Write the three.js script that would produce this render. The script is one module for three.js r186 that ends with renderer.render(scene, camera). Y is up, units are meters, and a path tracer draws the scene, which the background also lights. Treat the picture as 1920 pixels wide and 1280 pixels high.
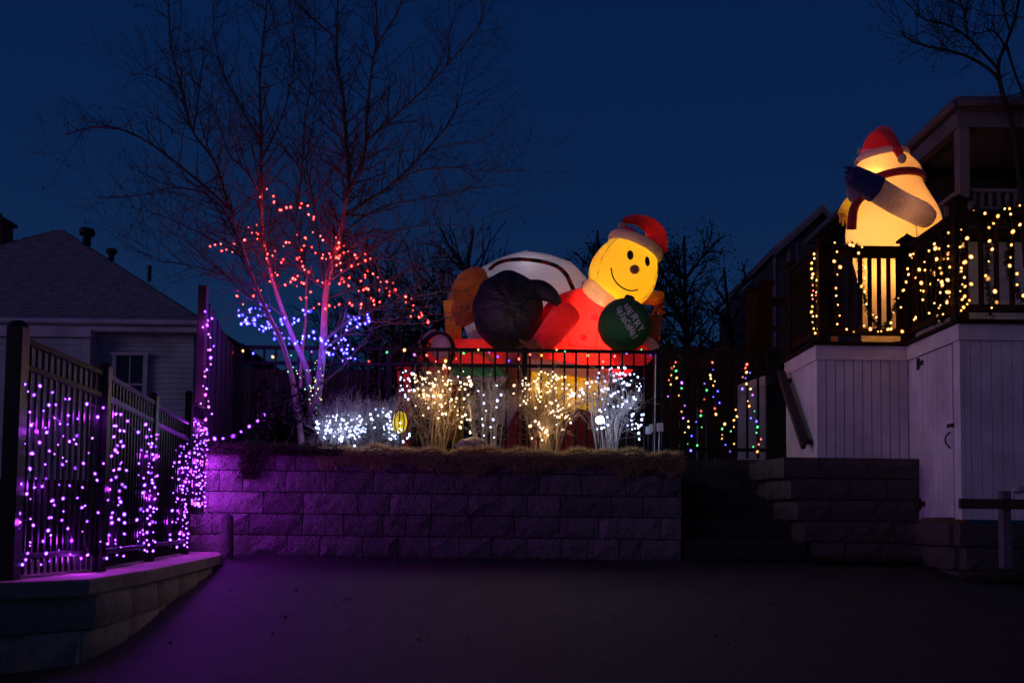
import * as THREE from 'three';
import { mergeGeometries, mergeVertices, toCreasedNormals } from 'three/addons/utils/BufferGeometryUtils.js';
import { RoundedBoxGeometry } from 'three/addons/geometries/RoundedBoxGeometry.js';

// ---------------------------------------------------------------- camera, sky, dusk light, exposure
const scene = new THREE.Scene();
const F = 1758, EY = 1.35;                       // focal length in photo pixels, eye height over the drive
const camera = new THREE.PerspectiveCamera(2 * Math.atan(640 / F) * 180 / Math.PI, 1920 / 1280, 0.1, 900);
camera.position.set(0, EY, 0);
camera.rotation.set(3 * Math.PI / 180, 0, 0.7 * Math.PI / 180, 'YXZ');
camera.setViewOffset(1920, 1280, 0, -243, 1920, 1280);   // lens shift: verticals stay nearly vertical

const skyW = 128, skyH = 64, skyData = new Float32Array(skyW * skyH * 4);
for (let j = 0; j < skyH; j++) {
  const el = ((j + 0.5) / skyH - 0.5) * Math.PI, e = Math.max(0, Math.sin(el));
  const t = 1 - Math.exp(-e * 4.2);
  const c = [0.0115 * (1 - t) + 0.0006 * t, 0.0400 * (1 - t) + 0.0088 * t, 0.0960 * (1 - t) + 0.0560 * t];
  for (let i = 0; i < skyW; i++) { const k = (j * skyW + i) * 4; skyData[k] = c[0]; skyData[k + 1] = c[1]; skyData[k + 2] = c[2]; skyData[k + 3] = 1; }
}
const skyTex = new THREE.DataTexture(skyData, skyW, skyH, THREE.RGBAFormat, THREE.FloatType);
skyTex.mapping = THREE.EquirectangularReflectionMapping; skyTex.magFilter = THREE.LinearFilter; skyTex.needsUpdate = true;
scene.background = skyTex; scene.environment = skyTex;

const sun = new THREE.DirectionalLight(new THREE.Color(0.84, 0.45, 1.0), 0.2);   // what is left of the dusk glow behind the camera
sun.position.set(-14, 5.2, 3); sun.target.position.set(0, 1, -10); sun.shadow.radius = 64; sun.castShadow = true;
Object.assign(sun.shadow.camera, { left: -14, right: 14, top: 14, bottom: -14, near: 0.5, far: 60 }); sun.shadow.mapSize.set(2048, 2048);
scene.add(sun, sun.target);

const renderer = new THREE.WebGLRenderer({ antialias: true });
renderer.setSize(1024, 682);
renderer.toneMapping = THREE.LinearToneMapping; renderer.toneMappingExposure = 1; renderer.shadowMap.enabled = true;

// ---------------------------------------------------------------- helpers
const V = (x, y, z) => new THREE.Vector3(x, y, z);
function P(px, py, d) { const v = V((px - 960) / F, (883 - py) / F, -1).applyEuler(camera.rotation); return v.multiplyScalar(d / -v.z).add(camera.position); }
function PX(px, py, x) { const v = P(px, py, 1).sub(camera.position); return v.multiplyScalar(x / v.x).add(camera.position); }   // the same, onto a wall at x
function rng(seed) { let s = seed | 0; return () => { s = (s + 0x6d2b79f5) | 0; let t = Math.imul(s ^ (s >>> 15), 1 | s); t = (t + Math.imul(t ^ (t >>> 7), 61 | t)) ^ t; return ((t ^ (t >>> 14)) >>> 0) / 4294967296; }; }
const R0 = rng(77), lerp = (a, b, t) => a + (b - a) * t;

function noiseField(n, seed, cells, oct) {       // tiling value noise, 0..1
  const f = new Float32Array(n * n); let amp = 1, tot = 0;
  for (let o = 0, c = cells; o < oct; o++, c *= 2, amp *= 0.55) {
    const r = rng(seed + o * 101), g = Float32Array.from({ length: c * c }, r);
    for (let y = 0; y < n; y++) for (let x = 0; x < n; x++) {
      const u = x / n * c, v = y / n * c, x0 = u | 0, y0 = v | 0, a = u - x0, b = v - y0, x1 = (x0 + 1) % c, y1 = (y0 + 1) % c, s = a * a * (3 - 2 * a), t = b * b * (3 - 2 * b);
      f[y * n + x] += amp * lerp(lerp(g[y0 * c + x0], g[y0 * c + x1], s), lerp(g[y1 * c + x0], g[y1 * c + x1], s), t);
    }
    tot += amp;
  }
  return f.map((x) => x / tot);
}
function tex(n, fn, srgb) {
  const d = new Uint8Array(n * n * 4);
  for (let i = 0; i < n * n; i++) { const c = fn(i); for (let k = 0; k < 3; k++) d[i * 4 + k] = Math.max(0, Math.min(255, (typeof c === 'number' ? c : c[k]) * 255)); d[i * 4 + 3] = 255; }
  const t = new THREE.DataTexture(d, n, n); t.wrapS = t.wrapT = THREE.RepeatWrapping; t.magFilter = THREE.LinearFilter; if (srgb) t.colorSpace = THREE.SRGBColorSpace; t.needsUpdate = true; return t;
}
const N1 = noiseField(256, 5, 8, 5), N2 = noiseField(256, 9, 32, 3), N3 = noiseField(256, 31, 4, 4);
const grit = tex(256, (i) => N1[i] * 0.55 + N2[i] * 0.45);
const blotch = tex(256, (i) => { const v = 0.72 + 0.5 * (N3[i] - 0.5) + 0.45 * (N2[i] - 0.5); return v; });
const rough = tex(256, (i) => 0.35 + 0.75 * N2[i] + 0.9 * (N3[i] - 0.5) + 0.5 * (N1[i] - 0.5));
const grain = tex(256, (i) => { const y = i >> 8, x = i & 255; return 0.7 * N2[((x >> 4) + y * 256) % 65536] + 0.3 * N1[(x * 7 % 256) + (y & 255) * 256]; });
const stain = tex(256, (i) => { const s = 0.6 * (N3[i] - 0.5) + 0.25 * (N1[i] - 0.5); return [0.84 + s, 0.83 + 1.05 * s, 0.81 + 1.1 * s]; });
const rep = (t, u, v = u) => { const c = t.clone(); c.repeat.set(u, v); c.needsUpdate = true; return c; };
function M(name, c, rough = 0.8, o = {}) { const { phys, ...q } = o; const m = new (phys ? THREE.MeshPhysicalMaterial : THREE.MeshStandardMaterial)({ color: new THREE.Color().setRGB(...c), roughness: rough, ...q }); m.name = name; return m; }

const mat = {
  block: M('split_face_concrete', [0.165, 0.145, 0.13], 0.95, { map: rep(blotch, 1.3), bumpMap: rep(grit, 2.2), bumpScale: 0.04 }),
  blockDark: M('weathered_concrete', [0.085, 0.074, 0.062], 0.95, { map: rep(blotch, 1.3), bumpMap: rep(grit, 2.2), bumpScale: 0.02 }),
  curb: M('cast_concrete', [0.44, 0.33, 0.23], 0.9, { map: rep(blotch, 0.9), bumpMap: rep(grit, 3), bumpScale: 0.006 }),
  asphalt: M('asphalt', [0.021, 0.019, 0.016], 0.8, { map: rep(rough, 0.9), bumpMap: rep(grit, 4), bumpScale: 0.03 }),
  soil: M('soil', [0.05, 0.037, 0.026], 1, { map: rep(blotch, 1), bumpMap: rep(grit, 2), bumpScale: 0.03 }),
  metal: M('black_gloss_metal', [0.007, 0.007, 0.008], 0.36, { phys: true, specularIntensity: 0.22, bumpMap: rep(grit, 6), bumpScale: 0.0006 }),
  white: M('white_painted_board', [0.72, 0.70, 0.69], 0.7, { map: rep(stain, 0.7), bumpMap: rep(grain, 1, 0.5), bumpScale: 0.0015 }),
  brownWood: M('brown_stained_wood', [0.022, 0.009, 0.005], 0.8, { phys: true, specularIntensity: 0.25, map: rep(blotch, 2, 0.6), bumpMap: rep(grain, 2), bumpScale: 0.002 }),
  darkWood: M('dark_wood', [0.055, 0.034, 0.024], 0.8, { map: rep(blotch, 2, 0.6), bumpMap: rep(grain, 2), bumpScale: 0.003 }),
  fenceBoard: M('dark_fence_board', [0.026, 0.021, 0.02], 0.85, { map: rep(blotch, 2, 0.5), bumpMap: rep(grain, 2), bumpScale: 0.003 }),
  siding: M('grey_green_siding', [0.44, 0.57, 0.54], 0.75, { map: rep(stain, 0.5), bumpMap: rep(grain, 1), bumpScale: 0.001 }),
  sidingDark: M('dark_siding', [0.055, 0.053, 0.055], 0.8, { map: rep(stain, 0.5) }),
  trim: M('weathered_white_trim', [0.55, 0.58, 0.6], 0.7, { map: rep(stain, 0.6) }),
  shingle: M('dark_shingle', [0.3, 0.31, 0.33], 0.95, { map: rep(rough, 1.5, 3), bumpMap: rep(grit, 5), bumpScale: 0.01 }),
  brick: M('old_brick', [0.16, 0.075, 0.055], 0.95, { map: rep(blotch, 2), bumpMap: rep(grit, 4), bumpScale: 0.006 }),
  glass: M('window_glass', [0.02, 0.022, 0.028], 0.08, {}),
  pit: M('dark_interior', [0.02, 0.017, 0.015], 0.95, {}),
  dimTrim: M('grey_porch_trim', [0.16, 0.16, 0.175], 0.7, { map: rep(stain, 0.6) }),
  paleWood: M('dingy_post', [0.13, 0.115, 0.13], 0.85, { map: rep(blotch, 2) }),
  screen: M('porch_screen', [0.05, 0.042, 0.034], 0.95, { map: rep(blotch, 2) }),
  birch: M('pale_birch_bark', [0.36, 0.24, 0.25], 0.8, { map: rep(blotch, 3, 0.8), bumpMap: rep(grit, 6, 2), bumpScale: 0.006 }),
  limbBark: M('brown_limb_bark', [0.085, 0.06, 0.052], 0.8, { map: rep(blotch, 3, 0.8) }),
  twig: M('brown_twig', [0.04, 0.028, 0.025], 0.85),
  farTwig: M('dark_twig', [0.014, 0.012, 0.011], 0.95),
  stem: M('tan_shrub_stem', [0.22, 0.15, 0.085], 0.8, { bumpMap: rep(grit, 20), bumpScale: 0.001 }),
  leaf: M('glossy_dark_leaf', [0.06, 0.08, 0.045], 0.45, { side: THREE.DoubleSide }),
  farLeaf: M('dark_foliage', [0.012, 0.016, 0.01], 0.9, { side: THREE.DoubleSide }),
  deadGrass: M('dead_grass', [0.4, 0.3, 0.13], 0.95, { phys: true, transmission: 0.45, thickness: 0, side: THREE.DoubleSide }),
  ivy: M('trailing_plant', [0.032, 0.026, 0.014], 0.9, { side: THREE.DoubleSide }),
  needle: M('garland_needle', [0.014, 0.035, 0.016], 0.8, { side: THREE.DoubleSide }),
  wire: M('dark_wire', [0.008, 0.012, 0.008], 0.6),
  wireWhite: M('pale_wire', [0.35, 0.36, 0.36], 0.5),
  rock: M('pale_boulder', [0.4, 0.33, 0.25], 0.9, { map: rep(blotch, 1), bumpMap: rep(grit, 2), bumpScale: 0.02 }),
  hardware: M('black_hardware', [0.012, 0.012, 0.012], 0.5, { metalness: 0.3 }),
  plastic: M('grey_plastic', [0.34, 0.31, 0.28], 0.55),
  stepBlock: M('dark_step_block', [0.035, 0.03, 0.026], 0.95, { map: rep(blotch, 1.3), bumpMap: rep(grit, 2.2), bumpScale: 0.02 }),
  copper: M('orange_plate', [0.55, 0.2, 0.04], 0.5),
};

const blockMats = [0.72, 0.88, 1, 1.12, 1.3].map((f, i) => { const m = mat.block.clone(); m.color.multiplyScalar(f); m.map = rep(blotch, 1.1 + 0.2 * i); return m; });
// things, parts, labels
const origin = new Map(), taken = new Map();
function numbered(n) { const k = taken.get(n) ?? 0; taken.set(n, k + 1); return k ? `${n}_${String(k).padStart(3, '0')}` : n; }
function thing(name, label, category, at, group) {
  const o = new THREE.Group(); o.name = numbered(name); scene.add(o); o.position.copy(at ?? V(0, 0, 0)); origin.set(o, o.position.clone());
  o.userData = { label, category }; if (group) o.userData.group = group; return o;
}
function part(name, geo, m, parent, o = {}) {     // geo in world coordinates unless o.at: then in its own
  const x = new THREE.Mesh(geo, m); x.name = name; x.castShadow = x.receiveShadow = true;
  const root = origin.get(parent) ?? V(0, 0, 0);
  if (o.at) x.position.copy(o.at).sub(root); else if (!o.shared) geo.translate(-root.x, -root.y, -root.z);
  if (o.turn) x.rotation.set(...o.turn);
  if (o.kind) x.userData.kind = o.kind;
  if (o.label) x.userData.label = o.label;
  origin.set(x, o.at ?? root); (parent ?? scene).add(x); return x;
}
function struct(name, geo, m, kind = 'structure') { const x = part(name, geo, m, null); x.userData = { kind }; return x; }

// geometry
function boxUV(g) { const p = g.attributes.position, n = g.attributes.normal, uv = new Float32Array(p.count * 2);
  for (let i = 0; i < p.count; i++) { const ax = Math.abs(n.getX(i)), ay = Math.abs(n.getY(i)), az = Math.abs(n.getZ(i));
    const a = ay > ax && ay > az ? [p.getX(i), p.getZ(i)] : ax > az ? [p.getZ(i), p.getY(i)] : [p.getX(i), p.getY(i)]; uv[i * 2] = a[0]; uv[i * 2 + 1] = a[1]; }
  g.setAttribute('uv', new THREE.BufferAttribute(uv, 2)); return g; }
function box(x0, x1, y0, y1, z0, z1, r = 0) {     // world box
  const w = Math.abs(x1 - x0), h = Math.abs(y1 - y0), d = Math.abs(z1 - z0), g = r ? new RoundedBoxGeometry(w, h, d, 1, Math.min(r, w / 2.1, h / 2.1, d / 2.1)) : new THREE.BoxGeometry(w, h, d);
  g.translate((x0 + x1) / 2, (y0 + y1) / 2, (z0 + z1) / 2); return boxUV(g);
}
function bar(a, b, w, h, r = 0) {                 // beam from a to b; h is the side nearest to up
  const d = b.clone().sub(a), L = d.length(), g = r ? new RoundedBoxGeometry(w, h, L, 1, r) : new THREE.BoxGeometry(w, h, L);
  boxUV(g); const z = d.normalize(), up = Math.abs(z.y) > 0.99 ? V(0, 0, 1) : V(0, 1, 0), x = up.clone().cross(z).normalize(), y = z.clone().cross(x);
  g.applyMatrix4(new THREE.Matrix4().makeBasis(x, y, z).setPosition(a.clone().add(b).multiplyScalar(0.5))); return g;
}
function prism(pts, z0, z1, map) {                // polygon in (u,v) put through map(u,v,w) between w=z0 and z1
  const s = new THREE.Shape(pts.map((p) => new THREE.Vector2(...p))), g = new THREE.ExtrudeGeometry(s, { depth: z1 - z0, bevelEnabled: false }); g.translate(0, 0, z0);
  if (map) { const p = g.attributes.position; for (let i = 0; i < p.count; i++) { const q = map(p.getX(i), p.getY(i), p.getZ(i)); p.setXYZ(i, q.x, q.y, q.z); } g.computeVertexNormals(); }
  return boxUV(g);
}
class Acc {                                       // collects tapered tubes and leaves into one geometry
  constructor() { this.p = []; this.n = []; this.t = []; this.i = []; }
  tube(pts, rad, sides = 5, cap = false) {
    const base = this.p.length / 3, m = pts.length; let nrm = null, len = 0;
    for (let k = 0; k < m; k++) {
      const d = pts[Math.min(k + 1, m - 1)].clone().sub(pts[Math.max(k - 1, 0)]); if (d.lengthSq() < 1e-12) d.set(0, 1, 0); d.normalize();
      if (!nrm) nrm = (Math.abs(d.y) > 0.9 ? V(1, 0, 0) : V(0, 1, 0)).cross(d).normalize(); else { nrm.addScaledVector(d, -nrm.dot(d)); if (nrm.lengthSq() < 1e-9) nrm = V(d.y, d.z, d.x).cross(d); nrm.normalize(); }
      const b = d.clone().cross(nrm), r = typeof rad === 'function' ? rad(k / (m - 1)) : rad[k]; if (k) len += pts[k].distanceTo(pts[k - 1]);
      for (let s = 0; s <= sides; s++) { const a = s / sides * 2 * Math.PI, c = Math.cos(a), q = Math.sin(a), x = nrm.x * c + b.x * q, y = nrm.y * c + b.y * q, z = nrm.z * c + b.z * q;
        this.p.push(pts[k].x + x * r, pts[k].y + y * r, pts[k].z + z * r); this.n.push(x, y, z); this.t.push(s / sides * Math.max(0.05, 6.28 * r), len); }
    }
    for (let k = 0; k < m - 1; k++) for (let s = 0; s < sides; s++) { const a = base + k * (sides + 1) + s, c = a + sides + 1; this.i.push(a, a + 1, c, a + 1, c + 1, c); }
    if (cap) for (const [k, f] of [[0, 1], [m - 1, 0]]) { const c = this.p.length / 3, d = pts[k].clone().sub(pts[k ? k - 1 : 1]).normalize(); this.p.push(...pts[k].toArray()); this.n.push(...d.toArray()); this.t.push(0, 0);
      for (let s = 0; s < sides; s++) { const a = base + k * (sides + 1) + s; f ? this.i.push(c, a + 1, a) : this.i.push(c, a, a + 1); } }
    return this;
  }
  leaf(c, dir, side, len, wid) {                  // a folded four-point leaf
    const b = this.p.length / 3, n = dir.clone().cross(side).normalize(), q = [c, c.clone().addScaledVector(dir, len * 0.5).addScaledVector(side, wid * 0.5), c.clone().addScaledVector(dir, len), c.clone().addScaledVector(dir, len * 0.5).addScaledVector(side, -wid * 0.5)];
    q[1].addScaledVector(n, wid * 0.2); q[3].addScaledVector(n, wid * 0.2);
    for (const v of q) { this.p.push(v.x, v.y, v.z); this.n.push(n.x, n.y, n.z); this.t.push(v.x, v.y); }
    this.i.push(b, b + 1, b + 2, b, b + 2, b + 3); return this;
  }
  build() { const g = new THREE.BufferGeometry(); g.setAttribute('position', new THREE.Float32BufferAttribute(this.p, 3)); g.setAttribute('normal', new THREE.Float32BufferAttribute(this.n, 3)); g.setAttribute('uv', new THREE.Float32BufferAttribute(this.t, 2)); g.setIndex(this.i); return g; }
}
const tube = (pts, rad, sides = 8, cap = true) => new Acc().tube(pts, rad, sides, cap).build();
const smooth = (pts, n) => new THREE.CatmullRomCurve3(pts, false, 'centripetal').getPoints(n);
const rvec = (r) => { const z = r() * 2 - 1, a = r() * 6.2832, q = Math.sqrt(1 - z * z); return V(q * Math.cos(a), q * Math.sin(a), z); };
function ellipsoid(c, rx, ry, rz, turn, seg = 40) { const g = new THREE.SphereGeometry(1, seg, Math.round(seg * 0.7)); g.scale(rx, ry, rz); if (turn) g.applyMatrix4(new THREE.Matrix4().makeRotationFromEuler(new THREE.Euler(...turn))); g.translate(c.x, c.y, c.z); return g; }

// split-face block: front grid pushed in and out, edges eased back
function blockGeo(w, h, d, r, rough = 0.02) {
  const nx = Math.max(3, Math.min(8, Math.round(w / 0.09))), ny = 3, g = new THREE.BoxGeometry(w, h, d, nx, ny, 1), p = g.attributes.position, seen = new Map();
  for (let i = 0; i < p.count; i++) {
    if (p.getZ(i) < d / 2 - 1e-5) continue;
    const key = p.getX(i).toFixed(4) + '_' + p.getY(i).toFixed(4); if (!seen.has(key)) seen.set(key, [r(), r(), r()]);
    const [a, b, c] = seen.get(key), edge = Math.abs(Math.abs(p.getX(i)) - w / 2) < 1e-4 || Math.abs(Math.abs(p.getY(i)) - h / 2) < 1e-4;
    if (edge) p.setZ(i, d / 2 - 0.016 - 0.01 * a);
    else p.setXYZ(i, p.getX(i) + (b - 0.5) * 0.03, p.getY(i) + (c - 0.5) * 0.02, d / 2 + (a - 0.5) * 2 * rough);
  }
  const f = g.toNonIndexed(); f.computeVertexNormals(); return boxUV(toCreasedNormals(f, 0.6));
}

// ---------------------------------------------------------------- ground, drive, bed
const wallZ = -9.25, baseY = P(830, 1047, 9.25).y, H = 0.212, topY = baseY + 5 * H, bedY = topY - 0.05;
const xL = P(378, 940, 9.25).x, xR = P(1283, 940, 9.25).x;
const slope = baseY / 9.25, driveY = (z) => (z < -9.25 ? baseY : -z * slope);
{
  const xs = [-220, -60, -20, -8, -4, 0, 4, 8, 20, 60, 220], zs = [60, 20, 6, 0, -3, -6, -9.25, -14, -40, -120, -420], pos = [], idx = [];
  for (const z of zs) for (const x of xs) pos.push(x, driveY(Math.min(z, 8)) - 0.03 - (z < -9 ? 0.1 : 0), z);
  for (let j = 0; j < zs.length - 1; j++) for (let i = 0; i < xs.length - 1; i++) { const a = j * xs.length + i, b = a + xs.length; idx.push(a, a + 1, b, a + 1, b + 1, b); }
  const g = new THREE.BufferGeometry(); g.setAttribute('position', new THREE.Float32BufferAttribute(pos, 3)); g.setIndex(idx); g.computeVertexNormals(); boxUV(g);
  struct('ground', g, mat.soil);
  // asphalt with gentle unevenness, worn near the wall
  const nx = 60, nz = 90, r = rng(4), p2 = [], i2 = [];
  for (let j = 0; j <= nz; j++) for (let i = 0; i <= nx; i++) { const x = lerp(-7, 8, i / nx), z = lerp(7, -9.24, j / nz); p2.push(x, driveY(z) + 0.012 + 0.008 * Math.sin(x * 2.1 + z) * Math.sin(z * 1.7 - x * 0.6) + 0.004 * (r() - 0.5), z); }
  for (let j = 0; j < nz; j++) for (let i = 0; i < nx; i++) { const a = j * (nx + 1) + i, b = a + nx + 1; i2.push(a, a + 1, b, a + 1, b + 1, b); }
  const g2 = new THREE.BufferGeometry(); g2.setAttribute('position', new THREE.Float32BufferAttribute(p2, 3)); g2.setIndex(i2); g2.computeVertexNormals(); boxUV(g2);
  struct('driveway', g2, mat.asphalt);
}
{ // planting bed: uneven soil running back behind the wall
  const nx = 80, nz = 40, p = [], idx = [], r = rng(12);
  for (let j = 0; j <= nz; j++) for (let i = 0; i <= nx; i++) {
    const x = lerp(xL + 0.02, xR - 0.02, i / nx), z = lerp(wallZ - 0.16, -16, (j / nz) ** 1.4);
    p.push(x, bedY + 0.02 + 0.03 * Math.sin(x * 3.1 + z * 2) * Math.sin(z * 4.3) + 0.02 * (r() - 0.5) + 0.05 * Math.exp(-((z + 9.7) ** 2) * 8), z);
  }
  for (let j = 0; j < nz; j++) for (let i = 0; i < nx; i++) { const a = j * (nx + 1) + i, b = a + nx + 1; idx.push(a, a + 1, b, a + 1, b + 1, b); }
  const g = new THREE.BufferGeometry(); g.setAttribute('position', new THREE.Float32BufferAttribute(p, 3)); g.setIndex(idx); g.computeVertexNormals(); boxUV(g);
  struct('planting_bed', g, mat.soil);
  struct('upper_yard', box(-90, 90, baseY - 0.5, bedY - 0.03, -16, -260), mat.soil);
}

// ---------------------------------------------------------------- retaining walls, block by block
function courseBlocks(parent, xs, y, zFront, depth, m, seed, dz = 0) {
  const r = rng(seed);
  for (let k = 0; k < xs.length - 1; k++) {
    const w = xs[k + 1] - xs[k] - 0.008, b = part('block', blockGeo(w, H - 0.01, depth, r), m === mat.block ? blockMats[Math.floor(r() * 5)] : m, parent, { at: V((xs[k] + xs[k + 1]) / 2, y + H / 2, zFront - depth / 2 + dz + (r() - 0.5) * 0.012) });
    b.rotation.y = (r() - 0.5) * 0.012;
  }
}
{
  const wall = thing('retaining_wall', 'long five-course split-face block retaining wall under the planted bed', 'wall', V(0, baseY, wallZ));
  const X = (c) => P(340 + c * 0.5104, 945, 9.25).x;
  const rows = [
    [-10, 75, 190, 390, 510, 667, 797, 915, 1023, 1143, 1272, 1395, 1495, 1612, 1688, 1838],
    [0, 110, 245, 443, 592, 740, 825, 915, 1065, 1225, 1392, 1535, 1762, 1840],
    [75, 295, 446, 645, 763, 918, 1050, 1272, 1392, 1582, 1697, 1842],
    [75, 130, 217, 375, 525, 700, 850, 1002, 1167, 1315, 1467, 1635, 1770, 1842],
    [75, 215, 335, 410, 550, 700, 805, 890, 1075, 1165, 1355, 1440, 1520, 1640, 1740, 1845]];
  rows.forEach((xs, k) => courseBlocks(wall, xs.map(X), baseY + k * H, wallZ, 0.26, mat.block, 100 + k, -k * 0.008));
  part('backing', box(xL + 0.05, xR - 0.03, baseY - 0.1, bedY - 0.04, wallZ - 0.22, wallZ - 0.4), mat.blockDark, wall);
  // side return at the steps
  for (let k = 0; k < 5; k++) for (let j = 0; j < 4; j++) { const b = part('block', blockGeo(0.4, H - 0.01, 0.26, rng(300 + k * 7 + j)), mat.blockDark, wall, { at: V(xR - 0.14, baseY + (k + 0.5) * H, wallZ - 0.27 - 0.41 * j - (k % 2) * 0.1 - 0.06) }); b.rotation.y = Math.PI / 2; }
}
// deck plan
const zB = -9.6, zA = -10.6, zD = -8.48, xA = P(1533, 750, 9.6).x, xC = P(1704, 750, 9.6).x, deckY = P(1610, 642, 9.6).y, skirtBot = P(1600, 860, 9.55).y, doorBot = P(1760, 974, 9.0).y;
{
  const wall = thing('block_wall', 'short dark block wall curving under the white deck skirting beside the steps', 'wall', V(xA, baseY, -9.4));
  for (let k = 0; k < 5; k++) {
    const y = skirtBot - (k + 1) * H, x0 = P(1470 + k * 13, 900, 9.35).x, x1 = xC + 0.0, r = rng(500 + k), n = 3, xs = [x0];
    for (let j = 1; j < n; j++) xs.push(lerp(x0, x1, (j + (k % 2 ? 0.3 : -0.15) + (r() - 0.5) * 0.2) / n)); xs.push(x1);
    courseBlocks(wall, xs, y, -9.34, 0.3, mat.blockDark, 520 + k);
    const e = part('block', blockGeo(0.5, H - 0.012, 0.24, rng(560 + k)), mat.blockDark, wall, { at: V(x0 + 0.07, y + H / 2, -9.62) }); e.rotation.y = -1.25;
    const e2 = part('block', blockGeo(0.5, H - 0.012, 0.24, rng(580 + k)), mat.blockDark, wall, { at: V(x0 + 0.02, y + H / 2, -10.14) }); e2.rotation.y = -Math.PI / 2;
  }
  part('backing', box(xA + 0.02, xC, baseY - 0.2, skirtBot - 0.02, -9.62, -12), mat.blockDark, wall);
  const low = thing('block_wall', 'low dark block wall at the foot of the shed door', 'wall', V(xC, baseY, -8.35));
  for (let k = 0; k < 3; k++) { const y = doorBot - 0.03 - (k + 1) * H, xs = [xC - 0.1 + k * 0.05]; while (xs[xs.length - 1] < 6.6) xs.push(xs[xs.length - 1] + 0.4 + ((k * 7 + xs.length * 3) % 4) * 0.06); courseBlocks(low, xs, y, -8.3, 0.3, mat.blockDark, 600 + k);
    const e = part('block', blockGeo(1.0, H - 0.012, 0.2, rng(640 + k)), mat.blockDark, low, { at: V(xC - 0.06 + k * 0.05, y + H / 2, -8.95) }); e.rotation.y = -Math.PI / 2; }
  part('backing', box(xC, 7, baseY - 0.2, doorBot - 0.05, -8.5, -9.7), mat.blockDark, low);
}
{ // steps up to the gate
  const st = thing('steps', 'dark block steps climbing to the gate between the two walls', 'steps', V((xR + xA) / 2, baseY, -9.6)), top = P(1380, 864, 10.8).y, n = 5, h = (top - baseY) / n;
  for (let k = 0; k < n; k++) for (let j = 0; j < 3; j++) { const x0 = lerp(xR + 0.02, xA - 0.2, j / 3), x1 = lerp(xR + 0.02, xA - 0.2, (j + 1) / 3);
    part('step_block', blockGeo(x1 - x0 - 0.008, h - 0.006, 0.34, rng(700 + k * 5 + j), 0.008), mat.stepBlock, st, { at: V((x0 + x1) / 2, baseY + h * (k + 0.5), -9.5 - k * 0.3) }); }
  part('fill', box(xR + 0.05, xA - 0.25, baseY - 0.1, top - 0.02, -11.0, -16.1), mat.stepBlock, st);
}
// curb under the purple fence
const curbY = P(300, 1052, 7.2).y;
{
  const c = thing('curb_wall', 'low concrete curb wall carrying the black fence, sunk into the rising drive', 'wall', V(-2.6, curbY, -6));
  const edge = [[-4.6, -4.62], [-2.62, -4.78], [-2.3, -5.12], [-2.36, -6.2], [-2.5, -7.4], [-2.66, -8.6], [-2.86, -9.2]];
  const top = new THREE.Shape(); top.moveTo(edge[0][0], -edge[0][1]); for (const [x, z] of edge.slice(1)) top.lineTo(x, -z); top.lineTo(-3.5, 9.24); top.lineTo(-3.6, 7); top.lineTo(-4.6, 6.4);
  const g = new THREE.ExtrudeGeometry(top, { depth: 0.07, bevelEnabled: true, bevelSize: 0.012, bevelThickness: 0.012, bevelSegments: 2 }); g.rotateX(-Math.PI / 2); g.scale(1, 1, 1); g.translate(0, curbY - 0.082, 0);
  part('cap', boxUV(g), mat.curb, c);
  const curve = smooth(edge.map(([x, z]) => V(x, 0, z)), 60), L = []; let s = 0; curve.forEach((p, i) => { if (i) s += p.distanceTo(curve[i - 1]); L.push(s); });
  const at = (t) => { const d = Math.min(Math.max(t, 0), s - 1e-4); let i = 1; while (L[i] < d) i++; return curve[i - 1].clone().lerp(curve[i], (d - L[i - 1]) / (L[i] - L[i - 1])); };
  for (let k = 0; k < 4; k++) { const len = 0.62 + (k % 3) * 0.07, y1 = curbY - 0.084 - k * 0.2; let t = 0.1 + (k % 2) * 0.3, n = 0;
    while (t < s - 0.3) { const a = at(t), b = at(t + len), mid = a.clone().add(b).multiplyScalar(0.5), w = a.distanceTo(b), drive = driveY(mid.z);
      if (y1 > drive - 0.02) { const m = part('block', blockGeo(w - 0.006, 0.194, 0.24, rng(800 + k * 31 + n), 0.008), mat.curb, c, { at: V(mid.x, y1 - 0.1, mid.z) }); m.rotation.y = Math.atan2(-(b.z - a.z), b.x - a.x); m.position.x -= Math.sin(m.rotation.y) * 0.13; m.position.z -= Math.cos(m.rotation.y) * 0.13; }
      t += len; n++; } }
  const e = P(424, 1005, 8.95), pil = tube([V(e.x, baseY - 0.1, e.z), V(e.x, P(424, 972, 8.95).y, e.z), V(e.x, P(424, 966, 8.95).y, e.z), V(e.x, P(424, 963, 8.95).y, e.z)], [0.062, 0.062, 0.05, 0.02], 16, true);
  const ps = thing('bollard', 'short rounded concrete bollard at the end of the curb against the block wall', 'bollard', V(e.x, baseY, e.z)); part('post', pil, mat.block, ps);
}

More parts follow.
